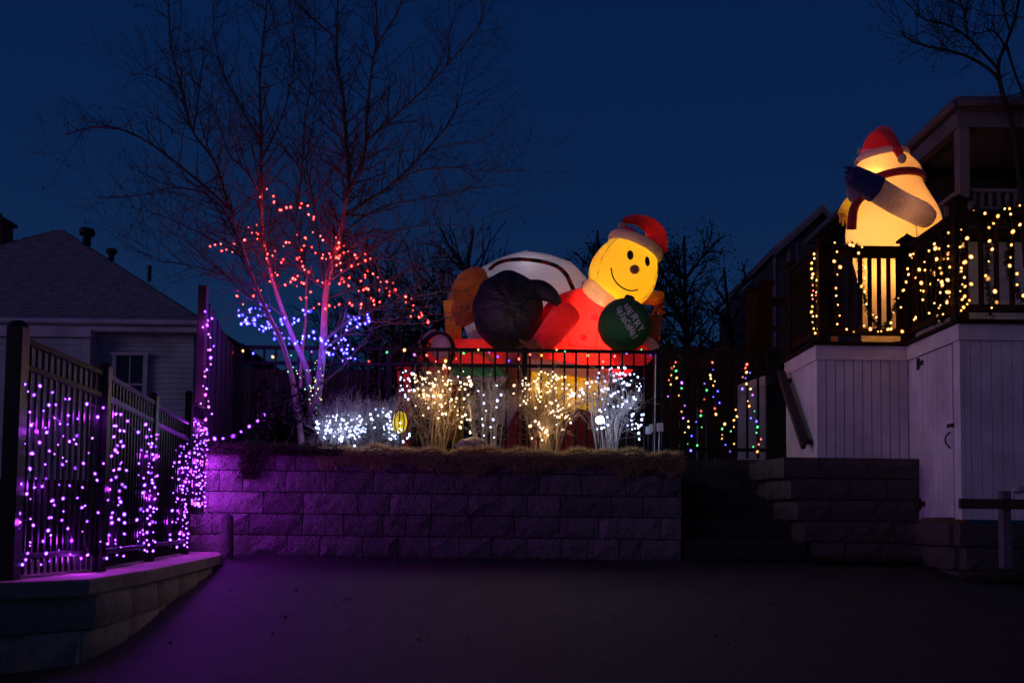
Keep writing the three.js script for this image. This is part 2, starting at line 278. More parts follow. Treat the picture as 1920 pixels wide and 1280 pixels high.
// ---------------------------------------------------------------- grey house across the fence
{
  const d = 18, z0 = -d, h = thing('house', 'grey clapboard house with a dark hip roof beyond the purple fence', 'house', V(-9, baseY, -20));
  const eY = P(190, 600, d).y, xr = P(381, 600, d).x, apex = P(112, 430, d + 3.6), xl = 2 * apex.x - xr, zb = -(d + 7.2), r = rng(55);
  part('wall', box(xl + 0.3, xr - 0.3, baseY - 0.6, eY - 0.1, z0 - 0.36, zb + 0.4), mat.siding, h);
  for (let k = 0; k < 34; k++) { const y = eY - 0.22 - k * 0.104, xa = P(168, 700, d + 0.3).x, m = part('clapboard', box(xa, xr - 0.28, y - 0.112, y, z0 - 0.335, z0 - 0.36), mat.siding, h); m.geometry.computeBoundingBox(); const p = m.geometry.attributes.position; for (let i = 0; i < p.count; i++) if (p.getY(i) < m.geometry.boundingBox.min.y + 0.01 && p.getZ(i) > m.geometry.boundingBox.max.z - 0.01) p.setZ(i, p.getZ(i) + 0.022); m.geometry.computeVertexNormals(); }
  // roof: four slopes of lapped shingle courses
  const corners = [V(xl, eY, z0), V(xr, eY, z0), V(xr, eY, zb), V(xl, eY, zb)], roof = new THREE.Group(); roof.name = 'roof'; h.add(roof); origin.set(roof, origin.get(h));
  for (let f = 0; f < 4; f++) {
    const a = corners[f], b = corners[(f + 1) % 4], n = 30, gs = [], nr = b.clone().sub(a).cross(apex.clone().sub(a)).normalize(); if (nr.y < 0) nr.negate();
    for (let k = 0; k < n; k++) { const t0 = k / n, t1 = Math.min(1, (k + 1.15) / n), q = [a.clone().lerp(apex, t0), b.clone().lerp(apex, t0), b.clone().lerp(apex, t1), a.clone().lerp(apex, t1)]; q[0].addScaledVector(nr, 0.028 + 0.008 * r()); q[1].addScaledVector(nr, 0.028 + 0.008 * r());
      const g = new THREE.BufferGeometry(); const lip = [q[0].clone().addScaledVector(nr, -0.03), q[1].clone().addScaledVector(nr, -0.03)];
      const all = [...q, ...lip]; g.setAttribute('position', new THREE.Float32BufferAttribute(all.flatMap((v) => v.toArray()), 3)); g.setIndex([0, 1, 2, 0, 2, 3, 4, 5, 1, 4, 1, 0]); const gg = g.toNonIndexed(); gg.computeVertexNormals(); gs.push(boxUV(gg)); }
    part('shingles', mergeGeometries(gs), mat.shingle, roof, { kind: 'stuff' });
  }
  part('fascia', box(xl - 0.02, xr + 0.02, eY - 0.2, eY + 0.0, z0 + 0.02, z0 - 0.04), mat.trim, h);
  part('gutter', tube([V(xl, eY - 0.05, z0 + 0.08), V(xr, eY - 0.05, z0 + 0.08)], [0.06, 0.06], 8, true), mat.trim, h);
  part('frieze_board', box(P(170, 640, d + 0.3).x, xr - 0.28, eY - 0.36, eY - 0.22, z0 - 0.3, z0 - 0.36), mat.trim, h);
  part('soffit', box(xl, xr, eY - 0.22, eY - 0.2, z0, z0 - 0.4), mat.trim, h);
  // shallow bay to the side, trimmed white
  const bx1 = P(168, 650, d - 0.1).x, by = P(80, 622, d - 0.1).y;
  part('bay_wall', box(bx1 - 5, bx1 - 0.16, baseY - 0.5, by - 0.1, z0 + 0.06, z0 - 0.4), mat.siding, h);
  part('corner_board', box(bx1 - 0.16, bx1, baseY - 0.5, by - 0.1, z0 + 0.09, z0 - 0.4), mat.trim, h);
  part('bay_fascia', box(bx1 - 5, bx1 + 0.03, by - 0.1, by + 0.05, z0 + 0.16, z0 - 0.1), mat.trim, h);
  for (let k = 0; k < 26; k++) { const y = by - 0.12 - k * 0.13; part('clapboard', box(bx1 - 5, bx1 - 0.17, y - 0.12, y, z0 + 0.062, z0 + 0.08), mat.siding, h); }
  const w = new THREE.Group(); w.name = 'window'; h.add(w); origin.set(w, origin.get(h));
  const wx0 = P(208, 700, d + 0.2).x, wx1 = P(275, 700, d + 0.2).x, wy1 = P(240, 666, d + 0.2).y, wy0 = P(240, 770, d + 0.2).y, zf = z0 - 0.2, t = 0.085;
  part('frame', mergeGeometries([box(wx0, wx0 + t, wy0, wy1, zf, zf - 0.07), box(wx1 - t, wx1, wy0, wy1, zf, zf - 0.07), box(wx0 - 0.03, wx1 + 0.03, wy1, wy1 + 0.06, zf + 0.02, zf - 0.07), box(wx0 - 0.04, wx1 + 0.04, wy0 - 0.05, wy0, zf + 0.04, zf - 0.07)]), mat.trim, w);
  const my = lerp(wy0, wy1, 0.48);
  part('sash', mergeGeometries([box(wx0 + t, wx1 - t, my - 0.02, my + 0.02, zf - 0.015, zf - 0.06), box((wx0 + wx1) / 2 - 0.012, (wx0 + wx1) / 2 + 0.012, my + 0.02, wy1, zf - 0.02, zf - 0.06)]), mat.trim, w);
  for (const [a, b, c, e] of [[wx0 + t, (wx0 + wx1) / 2 - 0.012, my + 0.02, wy1], [(wx0 + wx1) / 2 + 0.012, wx1 - t, my + 0.02, wy1], [wx0 + t, wx1 - t, wy0, my - 0.02]]) part('pane', box(a, b, c, e, zf - 0.04, zf - 0.05), mat.glass, w);
  // roof furniture
  const vent = (px, py, d2, sc, name) => { const b = P(px, py, d2); const g = new THREE.LatheGeometry([[0, 0], [0.12, 0], [0.12, 0.28], [0.21, 0.3], [0.24, 0.4], [0.2, 0.5], [0.05, 0.54], [0, 0.54]].map((q) => new THREE.Vector2(q[0] * sc, q[1] * sc)), 20); g.translate(b.x, b.y, b.z); part(name, g, mat.hardware, roof); };
  vent(162, 459, d + 2.6, 0.72, 'roof_vent'); vent(208, 488, d + 2.2, 0.5, 'roof_vent');
  const pb = P(279, 528, d + 1.3); part('vent_pipe', tube([pb, pb.clone().add(V(0, 0.34, 0))], [0.04, 0.04], 10, true), mat.hardware, roof);
  const c0 = P(-8, 470, d + 3), ch = new THREE.Group(); ch.name = 'chimney'; h.add(ch); origin.set(ch, origin.get(h));
  part('core', box(c0.x - 0.3, c0.x + 0.22, c0.y - 1, c0.y + 0.62, c0.z - 0.28, c0.z + 0.22), mat.brick, ch);
  for (let k = 0; k < 12; k++) for (let j = 0; j < 3; j++) { const bx = c0.x - 0.3 + j * 0.18 - (k % 2) * 0.06 + 0.03; part('brick', box(Math.max(bx, c0.x - 0.31), Math.min(bx + 0.165, c0.x + 0.23), c0.y - 0.3 + k * 0.075, c0.y - 0.235 + k * 0.075, c0.z + 0.2, c0.z + 0.232), mat.brick, ch); }
  part('chimney_cap', box(c0.x - 0.36, c0.x + 0.28, c0.y + 0.62, c0.y + 0.7, c0.z - 0.34, c0.z + 0.3), mat.blockDark, ch);
  part('flue', tube([c0.clone().add(V(-0.04, 0.7, 0)), c0.clone().add(V(-0.04, 0.86, 0))], [0.13, 0.13], 12, true), mat.hardware, ch);
}

// ---------------------------------------------------------------- big house behind the deck, with the upper porch
{
  const x0 = 5.5, dF = 11.5, h = thing('house', 'large dark house with an upper porch, white posts and wide eaves behind the deck', 'house', V(8, baseY, -14));
  const top = P(1800, 190, dF).y, zF = -dF, zBk = -17.4, px0 = P(1800, 200, dF).x;
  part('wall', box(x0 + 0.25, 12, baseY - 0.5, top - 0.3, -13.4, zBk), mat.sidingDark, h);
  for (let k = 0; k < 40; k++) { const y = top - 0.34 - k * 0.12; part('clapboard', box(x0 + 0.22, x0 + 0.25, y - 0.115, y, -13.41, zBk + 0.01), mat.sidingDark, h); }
  part('lower_wall', box(x0 + 0.3, 12, baseY - 0.5, P(1870, 398, dF).y - 0.25, -11.9, -13.4), mat.siding, h);
  for (let k = 0; k < 22; k++) { const y = P(1870, 398, dF).y - 0.26 - k * 0.12; part('clapboard', box(x0 + 0.3, 9, y - 0.115, y, -11.88, -11.9), mat.siding, h); }
  const roof = new THREE.Group(); roof.name = 'roof'; h.add(roof); origin.set(roof, origin.get(h));
  part('roof_slab', box(px0, 12, top - 0.02, top + 0.06, zF, zBk), mat.shingle, roof);
  part('soffit', box(px0 + 0.03, 12, top - 0.07, top - 0.02, zF - 0.02, zBk), mat.dimTrim, roof);
  part('shingles', prism([[0, 0], [6.5, 0.16], [6.5, 0.1], [0, -0.04]], zBk, zF, (u, v, w) => V(px0 - 0.05 + u, top + 0.07 + v, w)), mat.shingle, roof);
  part('gutter', tube([V(px0 - 0.04, top - 0.03, zF + 0.06), V(12, top - 0.03, zF + 0.06)], [0.055, 0.055], 8, true), mat.dimTrim, roof);
  part('gutter', tube([V(px0 - 0.06, top - 0.03, zF), V(px0 - 0.06, top - 0.03, zBk)], [0.055, 0.055], 8, true), mat.dimTrim, roof);
  const hy1 = P(1850, 211, dF).y, hy0 = P(1850, 233, dF).y, c0 = P(1805, 300, dF).x, c1 = P(1826, 300, dF).x;
  part('header_beam', box(c0 - 0.02, 12, hy0, top - 0.07, zF - 0.08, zF - 0.22), mat.dimTrim, h);
  part('header_beam', box(c0 - 0.02, c0 + 0.1, hy0, top - 0.075, zF - 0.22, -13.4), mat.dimTrim, h);
  const railTop = P(1870, 346, dF).y, floor = P(1870, 398, dF).y;
  for (const x of [c0, c0 + 2.6]) { const post = part('porch_post', box(x, x + (c1 - c0), floor, hy0, zF - 0.08, zF - 0.22, 0.012), mat.dimTrim, h); part('post_base', box(x - 0.02, x + (c1 - c0) + 0.02, floor, floor + 0.16, zF - 0.06, zF - 0.24), mat.dimTrim, post); }
  part('porch_post', box(c0, c0 + 0.1, floor, hy0, -13.2, -13.35), mat.dimTrim, h);
  part('porch_floor', box(c0 - 0.05, 12, floor - 0.2, floor, zF - 0.02, -13.4), mat.darkWood, h);
  part('porch_wall', box(c0 + 0.2, 12, floor, hy0, -13.3, -13.4), mat.screen, h);
  const rl = new THREE.Group(); rl.name = 'porch_rail'; h.add(rl); origin.set(rl, origin.get(h));
  part('rail', box(c1, 8.2, railTop - 0.05, railTop, zF - 0.12, zF - 0.19, 0.006), mat.dimTrim, rl); part('rail', box(c1, 8.2, floor + 0.08, floor + 0.12, zF - 0.13, zF - 0.18), mat.dimTrim, rl);
  for (let k = 0; k < 17; k++) part('baluster', box(c1 + 0.06 + k * 0.105, c1 + 0.095 + k * 0.105, floor + 0.12, railTop - 0.05, zF - 0.14, zF - 0.17), mat.dimTrim, rl);
  for (let k = 0; k < 14; k++) part('baluster', box(c0 + 0.03, c0 + 0.065, floor + 0.1, railTop - 0.05, zF - 0.3 - k * 0.12, zF - 0.335 - k * 0.12), mat.dimTrim, rl);
  part('rail', box(c0 + 0.02, c0 + 0.08, railTop - 0.05, railTop, zF - 0.22, -13.3), mat.dimTrim, rl);
  // a pale window on the side wall
  part('window', box(x0 + 0.17, x0 + 0.22, P(1742, 378, 14.3).y, P(1742, 330, 14.3).y, -14.1, -14.75), mat.glass, h);
  part('corner_board', box(x0 + 0.18, x0 + 0.34, baseY, top - 0.08, -13.4, -13.52), mat.dimTrim, h);
}
{ // small gabled house beyond
  const d = 21, zf = -d, h = thing('house', 'small dark gabled house low against the sky beyond the deck railing', 'house', V(P(1540, 600, d).x, baseY, -d - 2));
  const e = P(1452, 474, d), pk = P(1543, 392, d), xr = 2 * pk.x - e.x, m = mat.sidingDark, wx = P(1459, 500, d).x, wr = 2 * pk.x - wx, wy = e.y - 0.03;
  const W = (u, v, w) => V(u, v, w);
  part('wall', prism([[wx, baseY - 1], [wr, baseY - 1], [wr, wy], [pk.x, pk.y - 0.12], [wx, wy]], zf - 6, zf - 0.15, W), m, h);
  for (let k = 0; k < 30; k++) { const y = wy + 0.9 - k * 0.12, cut = Math.max(0, (y - wy) / (pk.y - 0.12 - wy)); part('clapboard', box(lerp(wx, pk.x, cut) + 0.02, lerp(wr, pk.x, cut) - 0.02, y - 0.115, y, zf - 0.12, zf - 0.15), m, h); }
  const roof = new THREE.Group(); roof.name = 'roof'; h.add(roof); origin.set(roof, origin.get(h));
  part('roof_slope', prism([[e.x, e.y], [pk.x, pk.y], [pk.x, pk.y + 0.12], [e.x - 0.06, e.y + 0.09]], zf - 6.2, zf, W), mat.shingle, roof);
  part('roof_slope', prism([[xr, e.y], [pk.x, pk.y], [pk.x, pk.y + 0.12], [xr + 0.06, e.y + 0.09]], zf - 6.2, zf, W), mat.shingle, roof);
  part('rake_board', prism([[e.x, e.y - 0.08], [pk.x, pk.y - 0.08], [pk.x, pk.y + 0.02], [e.x - 0.03, e.y + 0.03]], zf, zf + 0.03, W), mat.dimTrim, roof);
  part('rake_board', prism([[xr, e.y - 0.08], [pk.x, pk.y - 0.08], [pk.x, pk.y + 0.02], [xr + 0.03, e.y + 0.03]], zf, zf + 0.03, W), mat.dimTrim, roof);
  const w0 = P(1484, 505, d), w1 = P(1494, 455, d); const win = new THREE.Group(); win.name = 'window'; h.add(win); origin.set(win, origin.get(h));
  part('frame', box(w0.x - 0.06, w1.x + 0.06, w0.y - 0.06, w1.y + 0.06, zf - 0.1, zf - 0.13), mat.dimTrim, win); part('pane', box(w0.x, w1.x, w0.y, w1.y, zf - 0.08, zf - 0.1), mat.glass, win);
  part('downspout', tube([V(wx - 0.04, wy - 0.05, zf - 0.1), V(wx - 0.04, baseY, zf - 0.1)], [0.04, 0.04], 8), mat.dimTrim, h);
}

// ---------------------------------------------------------------- black metal fences
function capPost(parent, x, z, y0, y1, w) { // square post with a domed cap
  const p = part('post', box(x - w / 2, x + w / 2, y0, y1 - 0.03, z - w / 2, z + w / 2, 0.004), mat.metal, parent), g = new THREE.SphereGeometry(w * 0.62, 12, 6, 0, Math.PI * 2, 0, Math.PI / 2); g.scale(1, 0.75, 1); g.translate(x, y1 - 0.035, z);
  part('post_cap', g, mat.metal, p); return p;
}
const fencePosts = [[-2.645, -4.96, 1.03], [-2.535, -5.79, 0.955], [-2.745, -7.13, 0.95], [-2.965, -8.55, 1.16]];
const fencePanels = [];
{
  const f = thing('metal_fence', 'glossy black picket fence draped in purple lights along the curb', 'fence', V(-2.65, curbY, -6.5));
  fencePosts.forEach(([x, z, h], i) => capPost(f, x, z, curbY - 0.02, EY + h, i ? 0.062 : 0.085));
  const tops = [[0.94, 0.87, 0.80, 0.735], [0.87, 0.86, 0.735, 0.72], [0.85, 0.84, 0.71, 0.70], [1.06, 1.05, 0.93, 0.92]];
  const ends = [...fencePosts, [-3.04, -9.22, 1.1]], counts = [14, 15, 14, 7];
  for (let k = 0; k < 4; k++) {
    const [ax, az] = ends[k], [bx, bz] = ends[k + 1], q = (t, y) => V(lerp(ax, bx, t), EY + y, lerp(az, bz, t)), yb = k === 3 ? 0.12 : -0.225, [t0, t1, m0, m1] = tops[k];
    part('rail', bar(q(0, t0), q(1, t1), 0.03, 0.034, 0.004), mat.metal, f); part('rail', bar(q(0, m0), q(1, m1), 0.03, 0.034, 0.004), mat.metal, f); part('rail', bar(q(0, yb), q(1, yb), 0.03, 0.034, 0.004), mat.metal, f);
    for (let j = 1; j <= counts[k]; j++) { const t = j / (counts[k] + 1); part('picket', bar(q(t, yb - 0.1), q(t, lerp(t0, t1, t) - 0.017), 0.016, 0.016), mat.metal, f); }
    fencePanels.push({ q, top: (t) => lerp(m0, m1, t), bot: yb, dir: q(1, 0).sub(q(0, 0)).normalize() });
  }
}
const backZ = -10.8, backTop = P(1000, 657, 10.8).y;
{ // fence along the back of the bed
  const f = thing('metal_fence', 'black picket fence crossing the bed behind the lit shrubs, coloured bulbs along its top rail', 'fence', V(-1, bedY, backZ));
  const x0 = P(452, 660, 10.8).x, x1 = P(1232, 660, 10.8).x, yt = backTop, ym = P(1000, 686, 10.8).y, yb = bedY + 0.12, n = 36;
  for (const y of [yt, ym, yb]) part('rail', box(x0, x1, y - 0.022, y + 0.018, backZ - 0.02, backZ + 0.02, 0.004), mat.metal, f);
  for (let j = 1; j < n; j++) { const x = lerp(x0, x1, j / n); part('picket', box(x - 0.011, x + 0.011, bedY + 0.02, yt - 0.02, backZ - 0.011, backZ + 0.011), mat.metal, f); }
  for (const px of [452, 730, 984, 1232]) { const x = P(px, 660, 10.8).x; capPost(f, x, backZ, bedY - 0.05, yt + 0.05, 0.06); }
}
{ // fence and gate above the steps
  const f = thing('metal_gate', 'black picket gate at the head of the steps with zigzag coloured lights', 'gate', V(2.2, bedY, backZ));
  const x0 = P(1240, 660, 10.8).x, x1 = P(1462, 660, 10.8).x, yt = backTop, ym = P(1000, 688, 10.8).y, yb = P(1410, 843, 10.8).y, n = 11;
  for (const y of [yt, ym, yb]) part('rail', box(x0, x1, y - 0.022, y + 0.018, backZ - 0.02, backZ + 0.02, 0.004), mat.metal, f);
  for (let j = 1; j < n; j++) { const x = lerp(x0, x1, j / n); part('picket', box(x - 0.012, x + 0.012, yb - 0.1, yt - 0.02, backZ - 0.012, backZ + 0.012), mat.metal, f); }
  for (const [px, w] of [[1286, 0.05], [1443, 0.07], [1456, 0.085]]) capPost(f, P(px, 660, 10.8).x, backZ + (w > 0.08 ? 0.02 : 0), yb - 0.12, yt + 0.06, w);
  part('latch', box(P(1436, 700, 10.8).x, P(1450, 700, 10.8).x, P(1440, 722, 10.8).y, P(1440, 708, 10.8).y, backZ + 0.03, backZ + 0.07, 0.006), mat.hardware, f);
}
{ // tall board fence stepping down into the dark, its corner post strung with purple lights
  const f = thing('board_fence', 'tall dark board fence falling away behind a tall corner post', 'fence', V(-3.1, bedY, -9.6));
  const a = P(381, 545, 9.4), b = P(452, 655, 11.4), w = 0.085; part('corner_post', box(a.x - w / 2, a.x + w / 2, baseY, a.y + 0.05, -9.4 - w / 2, -9.4 + w / 2, 0.008), mat.darkWood, f);
  const n = 15, top = (t) => lerp(a.y - 0.12, b.y, Math.pow(t, 0.8)) - 0.1 * Math.sin(t * Math.PI);
  for (let k = 0; k < n; k++) { const t0 = k / n, t1 = (k + 1) / n - 0.012, g = box(-0.5, 0.5, 0, 1, -0.011, 0.011), p = g.attributes.position, off = (k % 2) * 0.006;
    for (let i = 0; i < p.count; i++) { const t = lerp(t0, t1, p.getX(i) + 0.5), y = p.getY(i) > 0.5 ? top(t) : bedY - 0.3, zz = p.getZ(i); p.setXYZ(i, lerp(a.x + 0.05, b.x, t) + zz + off, y, lerp(-9.45, -11.4, t) + zz * 0.5); }
    g.computeVertexNormals(); part('board', boxUV(g), mat.fenceBoard, f); }
  // the run behind the birch
  const g2 = thing('board_fence', 'long dark board fence behind the birch trunks and back picket fence', 'fence', V(-2, bedY, -11.9)), x0 = P(425, 700, 11.9).x, x1 = P(772, 700, 11.9).x, m = 26;
  for (let k = 0; k < m; k++) { const xa = lerp(x0, x1, k / m), xb = lerp(x0, x1, (k + 1) / m) - 0.008; part('board', box(xa, xb, bedY - 0.1, P(600, 692 + ((k * 5) % 3), 11.9).y, -11.9 - (k % 2) * 0.012, -11.92 - (k % 2) * 0.012), mat.fenceBoard, g2); }
  const g3 = thing('board_fence', 'dark board fence far behind the inflatables and the gate lights', 'fence', V(3, bedY, -15)), u0 = P(776, 700, 15).x, u1 = P(1475, 700, 15).x;
  for (let k = 0; k < 42; k++) { const xa = lerp(u0, u1, k / 42), xb = lerp(u0, u1, (k + 1) / 42) - 0.01; part('board', box(xa, xb, bedY - 0.3, P(1330, 648 + ((k * 7) % 4), 15).y, -15 - (k % 2) * 0.012, -15.02 - (k % 2) * 0.012), mat.fenceBoard, g3); }
  part('fence_rail', box(x0, x1, bedY + 0.9, bedY + 0.98, -11.935, -11.97), mat.fenceBoard, g2);
}

// ---------------------------------------------------------------- white boarded deck base
const doorX = [P(1738, 800, 9.35), P(1797, 800, 8.62)];
{
  const d = thing('raised_deck', 'white boarded skirting under the raised deck, with a narrow door', 'deck', V(xA, skirtBot, -9.6));
  const fH = 0.145, y1 = deckY - 0.035, yF = y1 - fH, wb = 0.096;
  // frontal bay
  for (let k = 0, n = Math.round((xC - xA) / wb); k < n; k++) { const a = lerp(xA, xC, k / n), b = lerp(xA, xC, (k + 1) / n); part('board', box(a + 0.004, b - 0.004, skirtBot - 0.03, yF, zB + 0.003 * Math.sin(k * 2.3), zB - 0.02, 0.003), mat.white, d); }
  part('fascia_board', box(xA - 0.012, xC - 0.02, yF - 0.004, y1, zB + 0.018, zB - 0.01), mat.white, d);
  // face along the steps
  for (let k = 0, n = 11; k < n; k++) { const a = lerp(zB - 0.02, zA - 0.1, k / n), b = lerp(zB - 0.02, zA - 0.1, (k + 1) / n); part('board', box(xA, xA + 0.02, skirtBot - 0.35, yF, a - 0.003, b + 0.003, 0.003), mat.white, d); }
  part('fascia_board', box(xA - 0.018, xA - 0.002, yF - 0.004, y1, zB + 0.017, zA - 0.1), mat.white, d);
  part('corner_trim', box(xA - 0.006, xA + 0.03, skirtBot - 0.03, yF - 0.005, zB + 0.005, zB - 0.03), mat.white, d);
  // face with the door
  const zs = [zB, doorX[0].z, doorX[1].z, zD - 0.005];
  const run = (a, b, parent, x, bot, top) => { const n = Math.max(1, Math.round(Math.abs(a - b) / wb)); for (let k = 0; k < n; k++) part('board', box(x, x + 0.02, bot, top, lerp(a, b, k / n) + 0.0025, lerp(a, b, (k + 1) / n) - 0.0025, 0.003), mat.white, parent); };
  run(zs[0] + 0.005, zs[1], d, xC, doorBot, yF); run(zs[2], zs[3], d, xC, doorBot, yF);
  const door = new THREE.Group(); door.name = 'door'; d.add(door); origin.set(door, origin.get(d));
  run(zs[1] + 0.006, zs[2] - 0.006, door, xC - 0.006, doorBot + 0.02, yF - 0.012);
  for (const py of [683, 945]) { const q = P(1740, py, -zs[1]); part('hinge', mergeGeometries([box(xC - 0.014, xC - 0.007, q.y - 0.055, q.y + 0.055, zs[1] - 0.012, zs[1] + 0.05), box(xC - 0.014, xC - 0.007, q.y - 0.025, q.y + 0.025, zs[1] + 0.05, zs[1] + 0.13), tube([V(xC - 0.014, q.y - 0.06, zs[1]), V(xC - 0.014, q.y + 0.06, zs[1])], [0.008, 0.008], 8)]), mat.hardware, door); }
  const lq = P(1797, 797, -zs[2]); part('latch', box(xC - 0.03, xC - 0.007, lq.y - 0.016, lq.y + 0.016, zs[2] - 0.08, zs[2] + 0.02, 0.004), mat.hardware, door);
  part('handle', tube(smooth([V(xC - 0.008, lq.y - 0.06, zs[2] - 0.05), V(xC - 0.05, lq.y - 0.1, zs[2] - 0.05), V(xC - 0.052, lq.y - 0.16, zs[2] - 0.05), V(xC - 0.008, lq.y - 0.21, zs[2] - 0.05)], 12), () => 0.008, 8), mat.hardware, door);
  part('fascia_board', box(xC - 0.02, xC - 0.004, yF - 0.004, y1, zB + 0.02, zD + 0.018), mat.white, d);
  // near front
  for (let k = 0; k < 26; k++) { const a = xC + k * wb; part('board', box(a + 0.003, a + wb - 0.003, doorBot + 0.0, yF, zD, zD - 0.02, 0.003), mat.white, d); }
  part('fascia_board', box(xC - 0.003, xC + 2.5, yF - 0.004, y1, zD + 0.017, zD + 0.001), mat.white, d);
  part('corner_trim', box(xC - 0.006, xC + 0.03, doorBot, yF - 0.005, zD + 0.006, zD - 0.03), mat.white, d);
  // deck boards and rim
  for (let k = 0; k < 9; k++) part('deck_board', box(xC - 0.06, 6.6, y1 + 0.003, deckY, zD + 0.06 - k * 0.142, zD + 0.06 - k * 0.142 - 0.136, 0.004), mat.brownWood, d);
  for (let k = 0; k < 14; k++) part('deck_board', box(xA - 0.06, 6.6, y1 + 0.003, deckY, zB + 0.05 - k * 0.142, zB + 0.05 - k * 0.142 - 0.136, 0.004), mat.brownWood, d);
  part('plate', box(P(1562, 632, 9.5).x, P(1575, 632, 9.5).x, deckY + 0.0, deckY + 0.055, zB + 0.03, zB + 0.045), mat.copper, d);
}
{ // sloping handrail board along the steps
  const h = thing('handrail', 'dark wooden handrail sloping down the white skirting beside the steps', 'handrail', V(xA, skirtBot, -10));
  const a = P(1474, 706, 10.55), b = P(1524, 836, 9.72); a.x = b.x = xA - 0.1;
  part('rail', bar(a, b, 0.05, 0.1, 0.008), mat.darkWood, h); part('rail_cap', bar(a.clone().add(V(0.0, 0.06, 0)), b.clone().add(V(0.0, 0.06, 0)), 0.09, 0.03, 0.006), mat.darkWood, h);
  for (const t of [0.06, 0.94]) { const p = a.clone().lerp(b, t); part('bracket', box(xA - 0.1, xA - 0.002, p.y - 0.03, p.y + 0.02, p.z - 0.03, p.z + 0.03), mat.hardware, h); }
}
// ---------------------------------------------------------------- wooden railings
const railTopY = P(1640, 463, 9.6).y;
function railing(t, a, b, opt) { // a, b: plan points; posts at chosen ends
  const { n, y0 = deckY, y1 = railTopY, posts = [], m = mat.brownWood, drop = 0, pw = 0.1 } = opt, q = (s, y) => V(lerp(a.x, b.x, s), y - drop * s, lerp(a.z, b.z, s));
  part('top_rail', bar(q(0, y1 - 0.02), q(1, y1 - 0.02), 0.11, 0.036, 0.006), m, t); part('rail', bar(q(0, y1 - 0.08), q(1, y1 - 0.08), 0.04, 0.07, 0.004), m, t); part('rail', bar(q(0, y0 + 0.11), q(1, y0 + 0.11), 0.04, 0.07, 0.004), m, t);
  for (let k = 1; k <= n; k++) { const s = k / (n + 1); part('baluster', bar(q(s, y0 + 0.08), q(s, y1 - 0.05), 0.036, 0.036, 0.003), m, t); }
  for (const [s, up, cap] of posts) { const p = q(s, 0), post = part('post', box(p.x - pw / 2, p.x + pw / 2, y0 - drop * s - 0.02, y1 - drop * s + up, p.z - pw / 2, p.z + pw / 2, 0.006), m, t);
    if (cap) { part('post_cap', box(p.x - pw * 0.75, p.x + pw * 0.75, y1 - drop * s + up, y1 - drop * s + up + 0.03, p.z - pw * 0.75, p.z + pw * 0.75, 0.006), m, post);
      const g = new THREE.ConeGeometry(pw * 0.72, 0.06, 4); g.rotateY(Math.PI / 4); g.translate(p.x, y1 - drop * s + up + 0.06, p.z); part('post_cap', g, m, post); } }
  return q;
}
const deckRails = {};
{
  const t = thing('deck_railing', 'brown wooden railing on the white deck wound with lit garlands', 'railing', V(xC, deckY, -9.2));
  const m = mat.brownWood;
  deckRails.B = railing(t, { x: xA + 0.06, z: zB + 0.0 }, { x: xC, z: zB + 0.0 }, { n: 8, posts: [[0, 0.05, true], [1, 0.06, true]], pw: 0.11 });
  deckRails.C = railing(t, { x: xC, z: zB + 0.06 }, { x: xC, z: zD }, { n: 9, posts: [[1, 0.08, true]], pw: 0.12 });
  deckRails.D = railing(t, { x: xC + 0.06, z: zD }, { x: 6.4, z: zD }, { n: 15, posts: [] });
  deckRails.A = railing(t, { x: xA + 0.02, z: zB - 0.08 }, { x: xA + 0.02, z: zA + 0.1 }, { n: 10, posts: [[1, 0.04, true]], pw: 0.1 });
}
{ // stair railing further back, reaching down
  const t = thing('stair_railing', 'brown wooden stair railing with a capped post behind the gate', 'railing', V(3, bedY, -12.4)), m = mat.brownWood;
  const a = P(1400, 560, 12.4), b = P(1437, 545, 12.4), y1 = P(1437, 548, 12.4).y, y0 = P(1437, 672, 12.4).y - 0.2;
  railing(t, { x: b.x, z: -12.4 }, { x: a.x, z: -12.1 }, { n: 5, y0, y1, drop: 0.1, posts: [[0, 0.1, true], [1, 0.03, true]], pw: 0.12, m });
  railing(t, { x: b.x + 0.1, z: -12.42 }, { x: b.x + 0.9, z: -12.5 }, { n: 3, y0: y0 + 0.5, y1: y1 - 0.06, m });
  const s = thing('stair_skirt', 'pale boarded side of a stair with a sloping top behind the gate', 'stair', V(2.7, bedY, -11.6)), d = 11.7;
  const X = (px) => P(px, 780, d).x, tl = P(1383, 722, d).y, tr = P(1452, 698, d).y, bot = P(1420, 866, d).y;
  for (let k = 0; k < 4; k++) { const u0 = k / 4, u1 = (k + 1) / 4, xa = lerp(X(1383), X(1452), u0) + 0.003, xb = lerp(X(1383), X(1452), u1) - 0.003; part('board', prism([[xa, bot], [xb, bot], [xb, lerp(tl, tr, u1)], [xa, lerp(tl, tr, u0)]], -d - 0.02, -d, (u, v, w) => V(u, v, w)), mat.white, s); }
  part('trim_board', bar(V(X(1383), tl - 0.11, -d + 0.012), V(X(1452), tr - 0.11, -d + 0.012), 0.02, 0.02), mat.white, s);
}
{ // pale post and dark rail by the drive
  const t = thing('guard_rail', 'pale post holding a dark horizontal rail beside the low block wall', 'guard rail', V(3.9, 0.8, -7.4)), d = 7.4;
  const a = P(1881, 920, d), b = P(1899, 1042, d); part('post', box(a.x, b.x, b.y - 0.1, a.y, -d, -d - 0.08, 0.006), mat.paleWood, t);
  part('rail', box(P(1797, 940, d).x, a.x + 0.6, P(1840, 954, d).y, P(1840, 935, d).y, -d + 0.035, -d + 0.002, 0.006), mat.darkWood, t);
  const g = ellipsoid(P(1911, 918, d), 0.05, 0.03, 0.05, null, 16); part('cap', g, mat.plastic, t);
}

